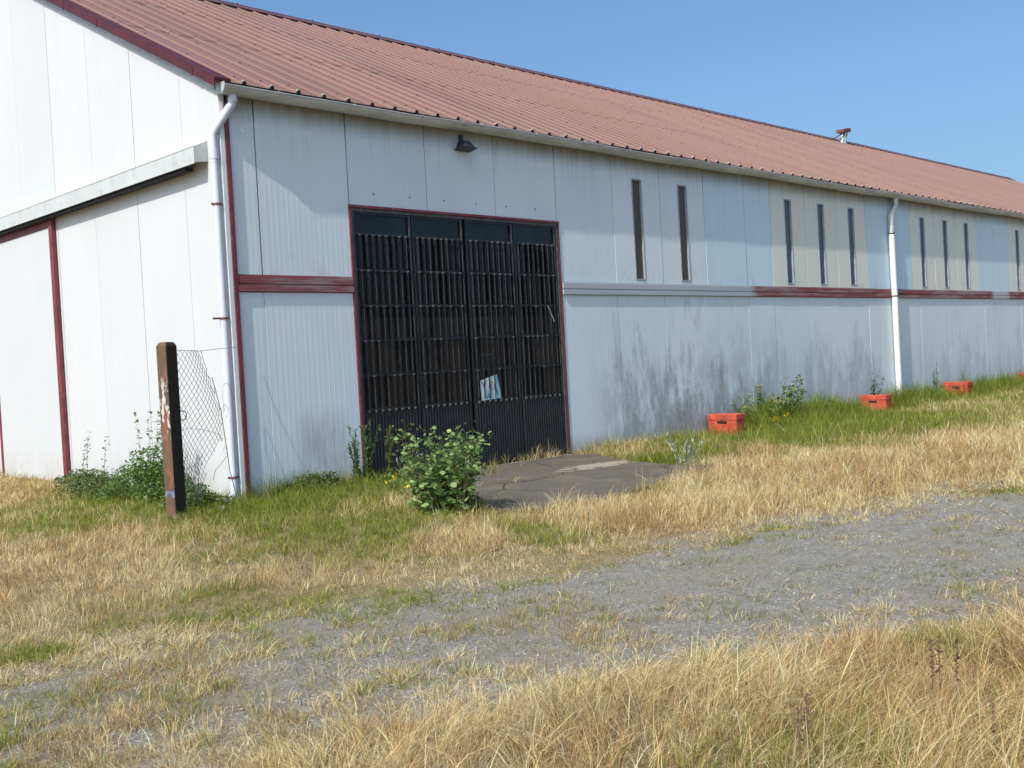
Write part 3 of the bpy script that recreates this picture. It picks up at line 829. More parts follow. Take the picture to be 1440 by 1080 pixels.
stroke([(4.36, 1.35), (4.33, 1.27), (4.31, 1.22)], .014, b)
stroke([(4.55, 1.39), (4.56, 1.25), (4.59, 1.10)], .02, b); stroke([(4.42, 1.36), (4.47, 1.31)], .02, b)
stroke([(4.36, 1.10), (4.36, 1.045)], .012, b); stroke([(4.42, 1.12), (4.42, 1.05)], .012, b); stroke([(4.35, 1.085), (4.43, 1.09)], .012, b); stroke([(4.38, 1.12), (4.45, 1.13)], .012, b)
b.build('lettering', M['ink'], po, origin=None).location = (-pc[0], -pc[1], -pc[2])
b = MB()
ring = [(4.47+.055*math.cos(a), 1.25+.065*math.sin(a)) for a in np.linspace(0, 2*math.pi, 25)]
stroke(ring, .012, b)
stroke([(4.455, 1.29), (4.455, 1.21)], .012, b); stroke([(4.455, 1.29), (4.485, 1.275), (4.458, 1.25), (4.49, 1.23), (4.455, 1.21)], .01, b)
b.build('round_emblem', M['inkred'], po).location = (-pc[0], -pc[1], -pc[2])

# flue pipe near the ridge
b = MB(); fx, fy = 33.75, 9.0; fz = zr(fy)
b.tube([(fx, fy, fz-.1), (fx+.03, fy, fz+.25), (fx+.12, fy, fz+.46)], [.15, .15, .17], 14)
fl = b.build('flue_pipe', M['zinc'], house, smooth=True)
b = MB(); b.hexa([(fx-.18, fy-.18, fz+.42), (fx+.40, fy-.18, fz+.50), (fx+.40, fy+.18, fz+.50), (fx-.18, fy+.18, fz+.42), (fx-.19, fy-.18, fz+.56), (fx+.39, fy-.18, fz+.66), (fx+.39, fy+.18, fz+.66), (fx-.19, fy+.18, fz+.56)])
b.build('flue_cowl', M['rust'], fl, bevel=.02)
b = MB(); b.tube([(fx+.05, fy, fz+.42), (fx-.85, fy+.1, fz+.06)], .018, 5); b.tube([(fx+.05, fy-.1, fz+.44), (fx-.55, fy-.13, fz+.0)], .024, 5)
b.build('flue_stay', M['lampblack'], fl)

# floodlight on the wall
fl0 = (4.08, -.02, 4.97)
lamp = empty('floodlight', fl0, 'black floodlight fixed to the wall above the dark door', 'wall lamp')
def shrink(b, c, f):
    b.v = [tuple(c[i]+(p[i]-c[i])*f for i in range(3)) for p in b.v]
def at0(b, name, mat, parent, org, **k):
    o = b.build(name, mat, parent, **k)
    o.location = (-org[0], -org[1], -org[2]); return o
b = MB()
b.hexa([(3.93, -.22, 4.885), (4.25, -.22, 4.885), (4.25, -.03, 4.855), (3.93, -.03, 4.855), (4.01, -.17, 5.0), (4.16, -.17, 5.0), (4.16, -.03, 5.01), (4.01, -.03, 5.01)])
b.hexa([(3.90, -.24, 4.87), (4.28, -.24, 4.87), (4.28, -.02, 4.835), (3.90, -.02, 4.835), (3.90, -.24, 4.887), (4.28, -.24, 4.887), (4.28, -.02, 4.857), (3.90, -.02, 4.857)])
shrink(b, (4.09, -.02, 4.95), .86); at0(b, 'housing', M['lampblack'], lamp, fl0, bevel=.006)
b = MB(); b.hexa([(3.95, -.2195, 4.895), (4.23, -.2195, 4.895), (4.23, -.216, 4.895), (3.95, -.216, 4.895), (4.01, -.190, 4.965), (4.16, -.190, 4.965), (4.16, -.187, 4.965), (4.01, -.187, 4.965)])
b.box(4.0, 4.03, -.222, -.21, 4.90, 4.92)
shrink(b, (4.09, -.02, 4.95), .86); at0(b, 'lamp_glass', glass('lamp_glass', (.03, .035, .035), .15, .6, (.12, .13, .12)), lamp, fl0)
b = MB(); b.box(4.05, 4.11, -.04, .0, 4.94, 5.10); at0(b, 'bracket', M['lampblack'], lamp, fl0)

# ------------------------------------------------------------------ fence remains
fo_ = (-1.22, -.64, 0)
fence = empty('chain_link_fence', fo_, 'torn wire mesh fence hanging from a leaning rusty square post', 'fence')
b = MB(); a_ = math.radians(14); ca, sa = math.cos(a_), math.sin(a_); hw = .082
def pc_(u, v, z, s=1): lean = -.012*z; return (fo_[0]+(u*ca-v*sa)*s+lean*0, fo_[1]+(u*sa+v*ca)*s, z)
z_ = [-.15, .4, 1.0, 1.6, 2.0, 2.045]
ring0 = None; rings = []
for z in z_:
    s_ = 1.0 if z < 2.03 else .72
    rings.append([pc_(u*s_, v*s_, z+(0.0 if z < 2.03 else 0.0)) for u, v in ((-hw, -hw), (hw, -hw), (hw, hw), (-hw, hw))])
pts_ = [p for r__ in rings for p in r__]
fc = [(4*i+k, 4*i+(k+1) % 4, 4*(i+1)+(k+1) % 4, 4*(i+1)+k) for i in range(len(z_)-1) for k in range(4)] + [(0, 3, 2, 1), tuple(4*(len(z_)-1)+k for k in range(4))]
b.poly(pts_, fc)
at0(b, 'post', M['post'], fence, fo_, bevel=.012)
b = MB(); P0 = np.array([-1.14, -.60]); P1 = np.array([-.10, -.09]); W = float(np.hypot(*(P1-P0)))
def mesh_pt(u, z): 
    p = P0+(P1-P0)*u/W; wob = .03*math.sin(u*7+z*3)+.02*math.sin(z*5+u*2); return (p[0]+wob*.5, p[1]-wob, z)
def right_edge(z):
    return float(np.interp(z, [.15, .35, .6, .85, 1.1, 1.45, 1.75, 1.95], [.40, .50, .62, .86, .88, .80, .66, .58]))+.03*math.sin(z*31)
cell = .077; zt0 = 1.95
nu = int(W/cell*2)+4
for k in range(-60, nu+2):
    for sgn in (1, -1):
        seg = []
        z = zt0; u = k*cell*.95
        while z > .12:
            ok = 0.0 <= u <= right_edge(z)
            if ok: seg.append(mesh_pt(u, z))
            else:
                if len(seg) > 1: b.tube(seg, .0030, 3, caps=False)
                seg = []
            z -= cell*.5; u += sgn*cell*.38
        if len(seg) > 1: b.tube(seg, .0030, 3, caps=False)
at0(b, 'wire_mesh', M['wire'], fence, fo_)
b = MB(); b.tube([mesh_pt(0, 1.955), mesh_pt(.35, 1.945), mesh_pt(.6, 1.94), mesh_pt(.95, 1.965), (.06, -.06, 1.98)], .004, 4)
b.tube([mesh_pt(0, 1.02), mesh_pt(.3, 1.04), mesh_pt(.55, .99), mesh_pt(.8, .92), mesh_pt(.86, .85)], .0024, 4)
at0(b, 'line_wire', M['wire'], fence, fo_)
b = MB(); b.tube([mesh_pt(.80, 1.62), mesh_pt(.88, 1.2), mesh_pt(.90, 1.0), mesh_pt(.97, .7), mesh_pt(.99, .45), mesh_pt(1.05, .15)], .0055, 5)
b.tube([mesh_pt(1.0, .66), mesh_pt(.8, .55), mesh_pt(.72, .50), mesh_pt(.67, .38)], .003, 4)
b.tube([mesh_pt(.62, 1.95), mesh_pt(.66, 1.8), mesh_pt(.70, 1.72), mesh_pt(.64, 1.66), mesh_pt(.74, 1.6), mesh_pt(.7, 1.5), mesh_pt(.78, 1.42)], .0035, 4)
for cx, cz, rr, sq in ((.93, .72, .045, 1), (1.07, 1.3, .10, 2.4), (1.0, 1.2, .06, 1.3)):
    b.tube([mesh_pt(cx+rr*math.cos(t), cz+rr*sq*math.sin(t)) for t in np.linspace(-1.6, 3.6, 14)], .0025, 4)
at0(b, 'loose_wire', M['wire'], fence, fo_)
b = MB(); cx, cy, cz = fo_[0]+.15, fo_[1]+.0, 1.20
b.tube([(cx+.055*math.cos(t), cy+.02*math.cos(t), cz+.055*math.sin(t)) for t in np.linspace(0, 2*math.pi, 22)], .006, 5)
at0(b, 'wire_ring', M['wire'], fence, fo_)

# ------------------------------------------------------------------ planters
PL = [(10.06, 'red concrete planter nearest the door, grass around its foot'),
      (16.22, 'red concrete planter with dark weeds beside the white downpipe'),
      (20.9, 'weathered red planter half sunk in tall grass past the white downpipe'),
      (26.25, 'red planter at the right edge with a leafy plant and pale rim')]
for k, (px_, lab) in enumerate(PL):
    org = (px_+.15, -.43, 0)
    e = empty('planter', org, lab, 'planter', 'red planters along the wall foot')
    b = MB(); x0, x1, y0, y1, H = px_, px_+.30, -.76, -.10, (.395, .385, .45, .46)[k]
    t = .055
    def ringbox(b, x0, x1, y0, y1, z0, z1, t, ins=0):
        b.box(x0, x1, y0, y0+t, z0, z1); b.box(x0, x1, y1-t, y1, z0, z1)
        b.box(x0, x0+t, y0+t, y1-t, z0, z1); b.box(x1-t, x1, y0+t, y1-t, z0, z1)
    # tapered body
    b.hexa([(x0+.025, y0+.03, -.05), (x1-.025, y0+.03, -.05), (x1-.025, y1-.03, -.05), (x0+.025, y1-.03, -.05),
            (x0+.008, y0+.008, H-.115), (x1-.008, y0+.008, H-.115), (x1-.008, y1-.008, H-.115), (x0+.008, y1-.008, H-.115)])
    at0(b, 'tub', M['planter'], e, org, bevel=.01)
    b = MB(); ringbox(b, x0, x1, y0, y1, H-.113, H, t)
    at0(b, 'rim', M['planter'], e, org, bevel=.012)
    b = MB(); b.box(x0-.012, x0+.02, (y0+y1)/2-.10, (y0+y1)/2+.10, H-.16, H-.125)
    at0(b, 'lifting_slot', M['dark'], e, org)
    b = MB(); b.box(x0+.04, x1-.04, y0+.04, y1-.04, H-.112, H-.035); at0(b, 'soil', M['soil'], e, org)

# ------------------------------------------------------------------ vegetation helpers
def col_attr(me, cols):
    a = me.attributes.new('col', 'FLOAT_COLOR', 'POINT')
    c4 = np.ones((len(cols), 4), np.float32); c4[:, :3] = cols; a.data.foreach_set('color', c4.ravel())
def blades_mesh(name, x, y, z, h, w, laz, bend, cols, mat, waz=None, kink=None):
    n = len(x); T = np.array([0, .36, .70, 1.0])
    if waz is None: waz = rng.random(n)*math.pi
    lx, ly = np.cos(laz), np.sin(laz); wx, wy = np.cos(waz)*w/2, np.sin(waz)*w/2
    V = np.zeros((n, 7, 3), np.float32)
    for k, t in enumerate(T):
        hd = h*bend*(t**1.8); vz = h*(t - .5*np.minimum(bend, 1.15)*t**2.4)
        px_, py_, pz_ = x+lx*hd, y+ly*hd, z+vz
        ww = (1, .9, .62, 0)[k]
        if k < 3:
            V[:, 2*k, 0] = px_-wx*ww; V[:, 2*k, 1] = py_-wy*ww; V[:, 2*k, 2] = pz_
            V[:, 2*k+1, 0] = px_+wx*ww; V[:, 2*k+1, 1] = py_+wy*ww; V[:, 2*k+1, 2] = pz_
        else:
            V[:, 6, 0] = px_; V[:, 6, 1] = py_; V[:, 6, 2] = pz_
    base = (np.arange(n)*7)[:, None]
    q = np.concatenate([base+np.array([0, 1, 3, 2]), base+np.array([2, 3, 5, 4])]); t_ = base+np.array([4, 5, 6])
    me = raw_mesh(name, V.reshape(-1, 3), q, t_); me.materials.append(mat)
    me.polygons.foreach_set('use_smooth', np.ones(len(me.polygons), bool))
    col_attr(me, np.repeat(cols, 7, axis=0))
    return link(bpy.data.objects.new(name, me))
def leaves_mesh(name, P, size, template, cols, parent=None, org=(0, 0, 0), up=.5, aim=None, mat=None):
    """template (k,3) flat leaf polygon along +x; placed at P with random directions"""
    n = len(P); P = np.asarray(P, float); k = len(template)
    az = rng.random(n)*2*math.pi if aim is None else aim
    el = rng.normal(up, .35, n); roll = rng.normal(0, .6, n)
    d = np.stack([np.cos(az)*np.cos(el), np.sin(az)*np.cos(el), np.sin(el)], 1)
    s = np.stack([-np.sin(az), np.cos(az), 0*az], 1); u = np.cross(d, s)
    s2 = s*np.cos(roll)[:, None]+u*np.sin(roll)[:, None]; u2 = np.cross(d, s2)
    tp = np.asarray(template, float); sz = np.asarray(size)[:, None, None]
    V = P[:, None, :]+sz*(tp[None, :, 0:1]*d[:, None]+tp[None, :, 1:2]*s2[:, None]+tp[None, :, 2:3]*u2[:, None])
    me = bpy.data.meshes.new(name); me.vertices.add(n*k); me.vertices.foreach_set('co', (V-np.array(org)).astype(np.float32).ravel())
    me.loops.add(n*k); me.loops.foreach_set('vertex_index', np.arange(n*k, dtype=np.int32))
    me.polygons.add(n); me.polygons.foreach_set('loop_start', (np.arange(n)*k).astype(np.int32))
    me.update(calc_edges=True); me.validate(); me.materials.append(mat or M['leaf'])
    col_attr(me, np.repeat(cols, k, axis=0))
    return link(bpy.data.objects.new(name, me), parent)
ROUND = [(0, 0, 0), (.2, .3, .04), (.5, .46, .07), (.8, .36, .02), (1.05, 0, -.06), (.8, -.36, .02), (.5, -.46, .07), (.2, -.3, .04)]
LANCE = [(0, 0, 0), (.3, .13, .02), (.65, .10, 0), (1, 0, -.08), (.65, -.10, 0), (.3, -.13, .02)]
OVAL = [(0, 0, 0), (.25, .24, .03), (.6, .27, .02), (1, 0, -.08), (.6, -.27, .02), (.25, -.24, .03)]
def pal(n, a, b, jit=.15):
    t = rng.random((n, 1)); c = np.array(a)*(1-t)+np.array(b)*t
    return np.clip(c*(1+rng.normal(0, jit, (n, 1))), .004, .9)

# ------------------------------------------------------------------ grass zones
FW = RM[:, 2]/np.linalg.norm(RM[:2, 2]); RT = np.array([RM[0, 0], RM[1, 0]]); RT = RT/np.linalg.norm(RT); FW2 = RM[:2, 2]/np.linalg.norm(RM[:2, 2])
BL = [  # photo x, y, radii, green(+) / straw(-), height change
 (420, 752, 190, 34, .8, .05), (330, 722, 160, 16, .9, .09), (150, 735, 120, 14, .5, .03), (470, 705, 120, 12, .6, .08), (560, 782, 80, 18, .6, .03), (350, 835, 200, 18, .6, 0), (560, 842, 60, 12, .4, 0),
 (745, 745, 45, 12, .9, 0), (180, 700, 130, 14, 1.0, .05), (45, 912, 70, 12, 1.1, .02), (920, 648, 70, 9, .9, -.02), (1080, 620, 130, 16, 1.0, .06),
 (1260, 595, 130, 16, 1.0, .05), (1400, 565, 90, 14, .7, .03), (250, 868, 110, 9, .8, 0), (980, 690, 60, 8, .6, 0), (1130, 600, 90, 14, .8, .1),
 (90, 790, 150, 45, -1.0, 0), (650, 760, 60, 12, -1.3, .1), (430, 812, 130, 10, -.7, 0), (1000, 715, 180, 20, -.9, .08), (1240, 668, 230, 22, -1.2, .10),
 (1400, 625, 120, 20, -.6, .05), (860, 725, 90, 14, -.4, .08), (700, 800, 120, 15, -.3, 0), (200, 770, 60, 25, .35, .03), (620, 1040, 50, 16, .55, 0), (300, 1050, 40, 20, .5, 0), (1240, 1000, 60, 25, .3, 0)]
BLW = []
for (px_, py_, rx, ry, g_, dh) in BL:
    cx, cy = gpx(px_, py_); dist = (np.array([cx, cy])-CAM[:2])@FW2
    BLW.append((cx, cy, rx/F*dist, max(.12, ry*dist*dist/(F*CAM[2])), g_, dh))
def zones(x, y):
    g = np.full(x.shape, .14); dh = np.zeros(x.shape)
    g += (vnoise(x, y, .8, 3, 3)-.5)*.7+(vnoise(x, y, .25, 8, 3)-.5)*.5
    for cx, cy, ra, rb, g_, d_ in BLW:
        a = ((x-cx)*RT[0]+(y-cy)*RT[1])/ra; b_ = ((x-cx)*FW2[0]+(y-cy)*FW2[1])/rb
        e = np.exp(-(a*a+b_*b_)*.9); g += g_*.9*e; dh += d_*e
    # ungrazed green strip along the wall foot
    s = sstep(-1.7, -.6, y)*sstep(7.0, 10.5, x); g += s*.55; dh += s*.04
    for pxx in (10.06, 16.22):
        q = np.exp(-(((x-pxx+.45)/.8)**2+((y+.85)/.8)**2)); dh -= q*.34; g -= q*.3
    for pxx in (20.9, 26.25):
        q = np.exp(-(((x-pxx+.7)/1.1)**2+((y+.9)/.8)**2)); dh -= q*.36
    q = sstep(-.9, -.3, y)*(x > 6)*(x < 10); dh -= q*.06
    q = sstep(-1.7, -.6, y)*(sstep(10.5, 11.1, x)*sstep(15.7, 15.0, x)+sstep(17.0, 17.6, x)); dh += q*(.42*vnoise(x, y, .35, 5, 15)+.16*sstep(-1.0, -.4, y)); g += q*.75
    q = sstep(-1.0, -.2, y)*sstep(-.3, .2, x)*sstep(2.6, 2.0, x); dh += q*.14; g += q*.5
    return g, dh
STRAW = np.array([.70, .515, .245]); STRAW2 = np.array([.84, .67, .40]); RUSSET = np.array([.37, .215, .095]); OLIVE = np.array([.34, .29, .08])
GREEN = np.array([.13, .185, .02]); LIME = np.array([.28, .30, .055])
def blade_cols(g, n, x, y, idx=None):
    r = rng.random(n); tb = 1.0
    if idx is not None:
        tr = rng.random(idx.max()+1); r = tr[idx]*.65+r*.35; tb = np.exp(rng.normal(0, .17, idx.max()+1))[idx][:, None]; out = np.zeros((n, 3))
    isg = r < np.clip(g, .02, .95)
    t = rng.random((n, 1))
    gr = GREEN*(1-t)+LIME*t
    rr = vnoise(x, y, .7, 31, 7)[:, None]
    st = STRAW*(1-t)+STRAW2*t
    r2 = vnoise(x, y, .22, 37, 7)[:, None]*.5+rr*.5
    st = np.where(rng.random((n, 1)) < np.clip((r2-.36)*2.6, .12, .75), RUSSET*(1-t)+STRAW*t*.9, st)
    st = np.where(rng.random((n, 1)) < .07, np.array([[.20, .12, .055]]), st)
    st = np.where(rng.random((n, 1)) < np.clip(g[:, None]*.9, .05, .5), OLIVE, st)
    out = np.where(isg[:, None], gr, st)
    return np.clip(out*tb*np.exp(rng.normal(0, .24, (n, 1))), .01, .88)

def scatter(n, x0, x1, y0, y1, keep):
    x = rng.uniform(x0, x1, n); y = rng.uniform(y0, y1, n); k = keep(x, y)
    m_ = rng.random(n) < k; return x[m_], y[m_]
def visible(x, y, pad=60, zt=0.0):
    d = np.stack([x-CAM[0], y-CAM[1], np.full(x.shape, zt-CAM[2])], -1)@RM
    u = 720+F*d[..., 0]/np.maximum(d[..., 2], .01); v = 540+F*d[..., 1]/np.maximum(d[..., 2], .01)
    return (d[..., 2] > .4) & (u > -pad*6) & (u < 1440+pad*6) & (v < 1080+pad*10) & (v > -200)
def dist_cam(x, y): return np.hypot(x-CAM[0], y-CAM[1])
# tufts -> blades
def tufted(n_t, per, area, keep, rad, h0, hvar, wd, bend, flow=1.0, lenb=None):
    tx, ty = scatter(n_t, *area, keep)
    nb = rng.poisson(per, len(tx)); idx = np.repeat(np.arange(len(tx)), nb); n = len(idx)
    th = np.maximum(.3, rng.normal(1, hvar, len(tx)))
    a = rng.random(n)*2*math.pi; r = rad*np.sqrt(rng.random(n))*(th[idx]**.5)
    x = tx[idx]+np.cos(a)*r; y = ty[idx]+np.sin(a)*r
    fa = (vnoise(tx, ty, 1.3, 17, 3)*2.2-1.1)*math.pi        # combed direction
    laz = np.arctan2(np.sin(a)*.9+flow*np.sin(fa)[idx], np.cos(a)*.9+flow*np.cos(fa)[idx])+rng.normal(0, .55, n)
    h = h0*th[idx]*rng.uniform(.55, 1.15, n)
    bd = np.clip(rng.normal(bend, .28, n)+.25*(vnoise(x, y, .9, 1, 8)-.5), .05, 1.3)
    return x, y, h, laz, bd, tx, idx
def road_mask(x, y):
    """1 on the open gravel, 0 well off it"""
    n = (vnoise(x, y, .5, 4, 14)-.5)*.8+(vnoise(x, y, .18, 4, 19)-.5)*.35
    return sstep(.22, -.12, y-up_y(x)+n)*sstep(-.15, .15, y-dn_y(x)-n*.5)
def off_hard(x, y):
    ap = in_poly(x, y, APRON) & (vnoise(x, y, .2, 6, 6) < .93)
    inside = (x > -.02) & (y > -.02)
    return (~ap) & (~inside)
pieces = []
def add(x, y, h, w, laz, bd, gbias=0, idx=None):
    g, dh = zones(x, y); h = h*(1+dh*2.6*0) + dh*rng.uniform(.5, 1.2, len(x))*.9
    m_ = off_hard(x, y) & visible(x, y, 60)
    cols = blade_cols(g+gbias, len(x), x, y, idx)
    pieces.append((x[m_], y[m_], height(x[m_], y[m_]), np.maximum(h[m_], .02), w[m_], laz[m_], bd[m_], cols[m_]))
# A: foreground dry meadow
def keepA(x, y):
    d = y-dn_y(x); n = (vnoise(x, y, .6, 40, 3)-.5)*.6
    left = sstep(-5.6, -3.4, x+(vnoise(x, y, .7, 1, 3)-.5)*1.2)
    return sstep(.05, -.35, d+n)*(.62+.38*left)*visible(x, y, 60)
x, y, h, laz, bd, _, idx = tufted(30000, 13, (-8, 9, -14, -7), keepA, .035, .20, .42, .004, .70, .45)
dc = dist_cam(x, y); edge = sstep(.1, -1.0, y-dn_y(x)); lf = sstep(-5.4, -3.0, x)
h = h*(.35+.65*edge)*(.55+.45*lf)*(.45+1.0*sstep(.25, .75, vnoise(x, y, .55, 83, 3)*.6+vnoise(x, y, 1.5, 8, 33)*.4))
print('A', len(x)); add(x, y, h, np.maximum(.0030, dc*.00058)*rng.uniform(.5, 1.4, len(x)), laz, bd, -.15, idx)
# A2: long pale arching stalks
x, y, h, laz, bd, _, idx = tufted(15000, 11, (-7, 9, -14, -8), lambda x, y: keepA(x, y)*sstep(.42, .62, vnoise(x, y, .6, 71, 3)), .04, .42, .25, .003, 1.12, 2.6)
edge = sstep(-.2, -1.3, y-dn_y(x)); lf = sstep(-5.2, -3.2, x); h = h*(.4+.6*edge)*(.45+.55*lf); dc = dist_cam(x, y)
print('A2', len(x)); add(x, y, h, np.maximum(.0022, dc*.00046)*rng.uniform(.6, 1.3, len(x)), laz, bd, -.8)
# B: verge between road and wall, near half
def keepB(x, y):
    e = y-up_y(x)+(vnoise(x, y, .5, 9, 3)-.5)*.7
    return sstep(-.25, .4, e)*visible(x, y, 60)
x, y, h, laz, bd, _, idx = tufted(66000, 9, (-13, 6, -8, 9.2), lambda x, y: keepB(x, y)*((x < .3) | (y < .0)), .045, .105, .42, .004, .6, .4)
e = y-up_y(x); dc = dist_cam(x, y)
h = h*(.35+.65*sstep(0, 1.4, e))*(.6+.8*vnoise(x, y, .5, 12, 44))*(1+.5*sstep(-1.5, 1.5, x))*(1+.3*sstep(-1.4, -.2, y)*(x > 0))
print('B', len(x)); add(x, y, h, np.maximum(.0027, dc*.00040)*rng.uniform(.5, 1.4, len(x)), laz, bd, 0, idx)
# C: verge, far half
x, y, h, laz, bd, _, idx = tufted(66000, 8, (6, 34, -16, 0), keepB, .08, .155, .40, .004, .5, .4)
e = y-up_y(x); dc = dist_cam(x, y); h = h*(.4+.6*sstep(0, 1.2, e))*(.6+.8*vnoise(x, y, .6, 12, 44))*(1+.35*sstep(-1.6, -.4, y))
print('C', len(x)); add(x, y, h, np.maximum(.0034, dc*.00037)*rng.uniform(.5, 1.4, len(x)), laz, bd, 0, idx)
# B2: single tall pale seed stems standing over the verge
x, y = scatter(9000, -12, 22, -12, 3, lambda x, y: keepB(x, y)*sstep(.2, .9, y-up_y(x))*(.3+.7*vnoise(x, y, .9, 61, 2))*((x < .2) | (y < -.1))); n = len(x); dc = dist_cam(x, y)
add(x, y, rng.uniform(.15, .34, n)*(1+.25*(x > 2)), np.maximum(.0028, dc*.00036)*rng.uniform(.6, 1.2, n), rng.random(n)*6.28, rng.uniform(.1, .7, n), -.9)
# D: stray tufts on the gravel
def keepD(x, y):
    n = vnoise(x, y, .28, 50, 3)*.6+vnoise(x, y, 1.1, 52, 3)*.5
    edge = np.maximum(sstep(-1.3, .1, y-up_y(x)), sstep(1.0, -.1, y-dn_y(x))*.8)
    left = sstep(-1.5, -4.5, x)
    return road_mask(x, y)*sstep(.55, .80, n+.18*edge+.2*left)*.9*visible(x, y, 60)
x, y, h, laz, bd, _, idx = tufted(22000, 15, (-9, 16, -13, -4.5), keepD, .045, .045, .4, .004, .6, .3)
dc = dist_cam(x, y); print('D', len(x)); add(x, y, h, np.maximum(.0026, dc*.00055)*rng.uniform(.6, 1.3, len(x)), laz, bd, .22)
# D2: thin low straw in the left foreground
def keepE(x, y):
    left = sstep(-.8, -4.4, x+.5*(y+7)); n = vnoise(x, y, .4, 60, 3)*.6+vnoise(x, y, .13, 6, 3)*.4
    return left*sstep(.30, .56, n)*visible(x, y, 60)*(y < up_y(x)+.6)
x, y, h, laz, bd, _, idx = tufted(26000, 12, (-9, 0, -10.5, -4.5), keepE, .045, .085, .45, .004, .7, .4)
dc = dist_cam(x, y); print('E', len(x)); add(x, y, h, np.maximum(.0026, dc*.0006)*rng.uniform(.6, 1.3, len(x)), laz, bd, .12, idx)
# D2: small separate tussocks dotted over the open gravel
nt_ = 1500; tx = rng.uniform(-7, 14, nt_); ty = up_y(tx)+(dn_y(tx)-up_y(tx))*rng.random(nt_); ts = rng.lognormal(0, .45, nt_)
idx = np.repeat(np.arange(nt_), np.clip((26*ts).astype(int), 8, 80)); n = len(idx); a = rng.random(n)*6.28; r = .042*ts[idx]*np.sqrt(rng.random(n))
x = tx[idx]+np.cos(a)*r*1.5; y = ty[idx]+np.sin(a)*r; dc = dist_cam(x, y)
add(x, y, .046*ts[idx]**.6*rng.uniform(.5, 1.2, n), np.maximum(.0026, dc*.0005)*rng.uniform(.6, 1.3, n), a, rng.uniform(.3, 1.1, n), (rng.random(nt_)*.8-.1)[idx], idx)
# F: dead stems and clippings lying on the gravel, thick along its edges
n = 210000; x = rng.uniform(-9, 14, n); y = rng.uniform(-13, -4.5, n)
eg = np.maximum(sstep(-1.0, .15, y-up_y(x)), sstep(.9, -.1, y-dn_y(x))); lf = sstep(-.5, -4.5, x)
nz = vnoise(x, y, .35, 91, 3)*.5+vnoise(x, y, .12, 92, 3)*.3+vnoise(x, y, 1.2, 93, 3)*.3
e_ = y-up_y(x); k_ = rng.random(n) < np.maximum(sstep(.62, .92, nz+.33*eg+.22*lf)*road_mask(x, y), .85*sstep(-.3, .1, e_)*sstep(1.6, .9, e_))*visible(x, y, 60)
x, y = x[k_], y[k_]; n = len(x); dc = dist_cam(x, y); print('F', n)
add(x, y, rng.uniform(.012, .05, n), np.maximum(.0024, dc*.0005)*rng.uniform(.6, 1.3, n), rng.random(n)*6.28, rng.uniform(.7, 1.5, n), -.1)
cat = [np.concatenate([p[k] for p in pieces]) for k in range(8)]
print('blades', len(cat[0]))
gz = cat[2]-.01
grass = blades_mesh('grass', cat[0], cat[1], gz, cat[3], cat[4], cat[5], cat[6], cat[7], M['grass'])
tag(grass, 'straw coloured and green grass covering the verges beside the gravel road', 'grass', kind='stuff')

# loose stones on the road
n = 6500
x = rng.uniform(-8, 12, n); y = up_y(x)+(dn_y(x)-up_y(x))*rng.random(n)
s = np.clip(rng.lognormal(-4.95, .4, n), .004, .022)
ico = np.array([(1, 0, 0), (-1, 0, 0), (0, 1, 0), (0, -1, 0), (0, 0, 1), (0, 0, -1)], float)*.9
V = ico[None]*s[:, None, None]*rng.uniform(.6, 1.2, (n, 6, 1))*np.array([1, 1, .6]); a = rng.random(n)*6.28
c_, s_ = np.cos(a)[:, None], np.sin(a)[:, None]
V = np.stack([V[..., 0]*c_-V[..., 1]*s_+x[:, None], V[..., 0]*s_+V[..., 1]*c_+y[:, None], V[..., 2]+height(x, y)[:, None]+.010], -1)
tri = np.array([(0, 2, 4), (2, 1, 4), (1, 3, 4), (3, 0, 4), (2, 0, 5), (1, 2, 5), (3, 1, 5), (0, 3, 5)])
me = raw_mesh('loose_gravel', V.reshape(-1, 3), np.zeros((0, 4), int), (np.arange(n)[:, None, None]*6+tri[None]).reshape(-1, 3))
gm = NT('loose_gravel'); ga = gm.n('ShaderNodeAttribute', attribute_name='col'); me.materials.append(gm.fin(ga.outputs['Color'], .85))
col_attr(me, np.repeat(np.clip(np.array([.26, .255, .24])*rng.lognormal(0, .35, (n, 1)), .05, .55), 6, axis=0))
tag(link(bpy.data.objects.new('loose_gravel', me)), 'grey and white pebbles lying loose on the gravel road', 'gravel', kind='stuff')

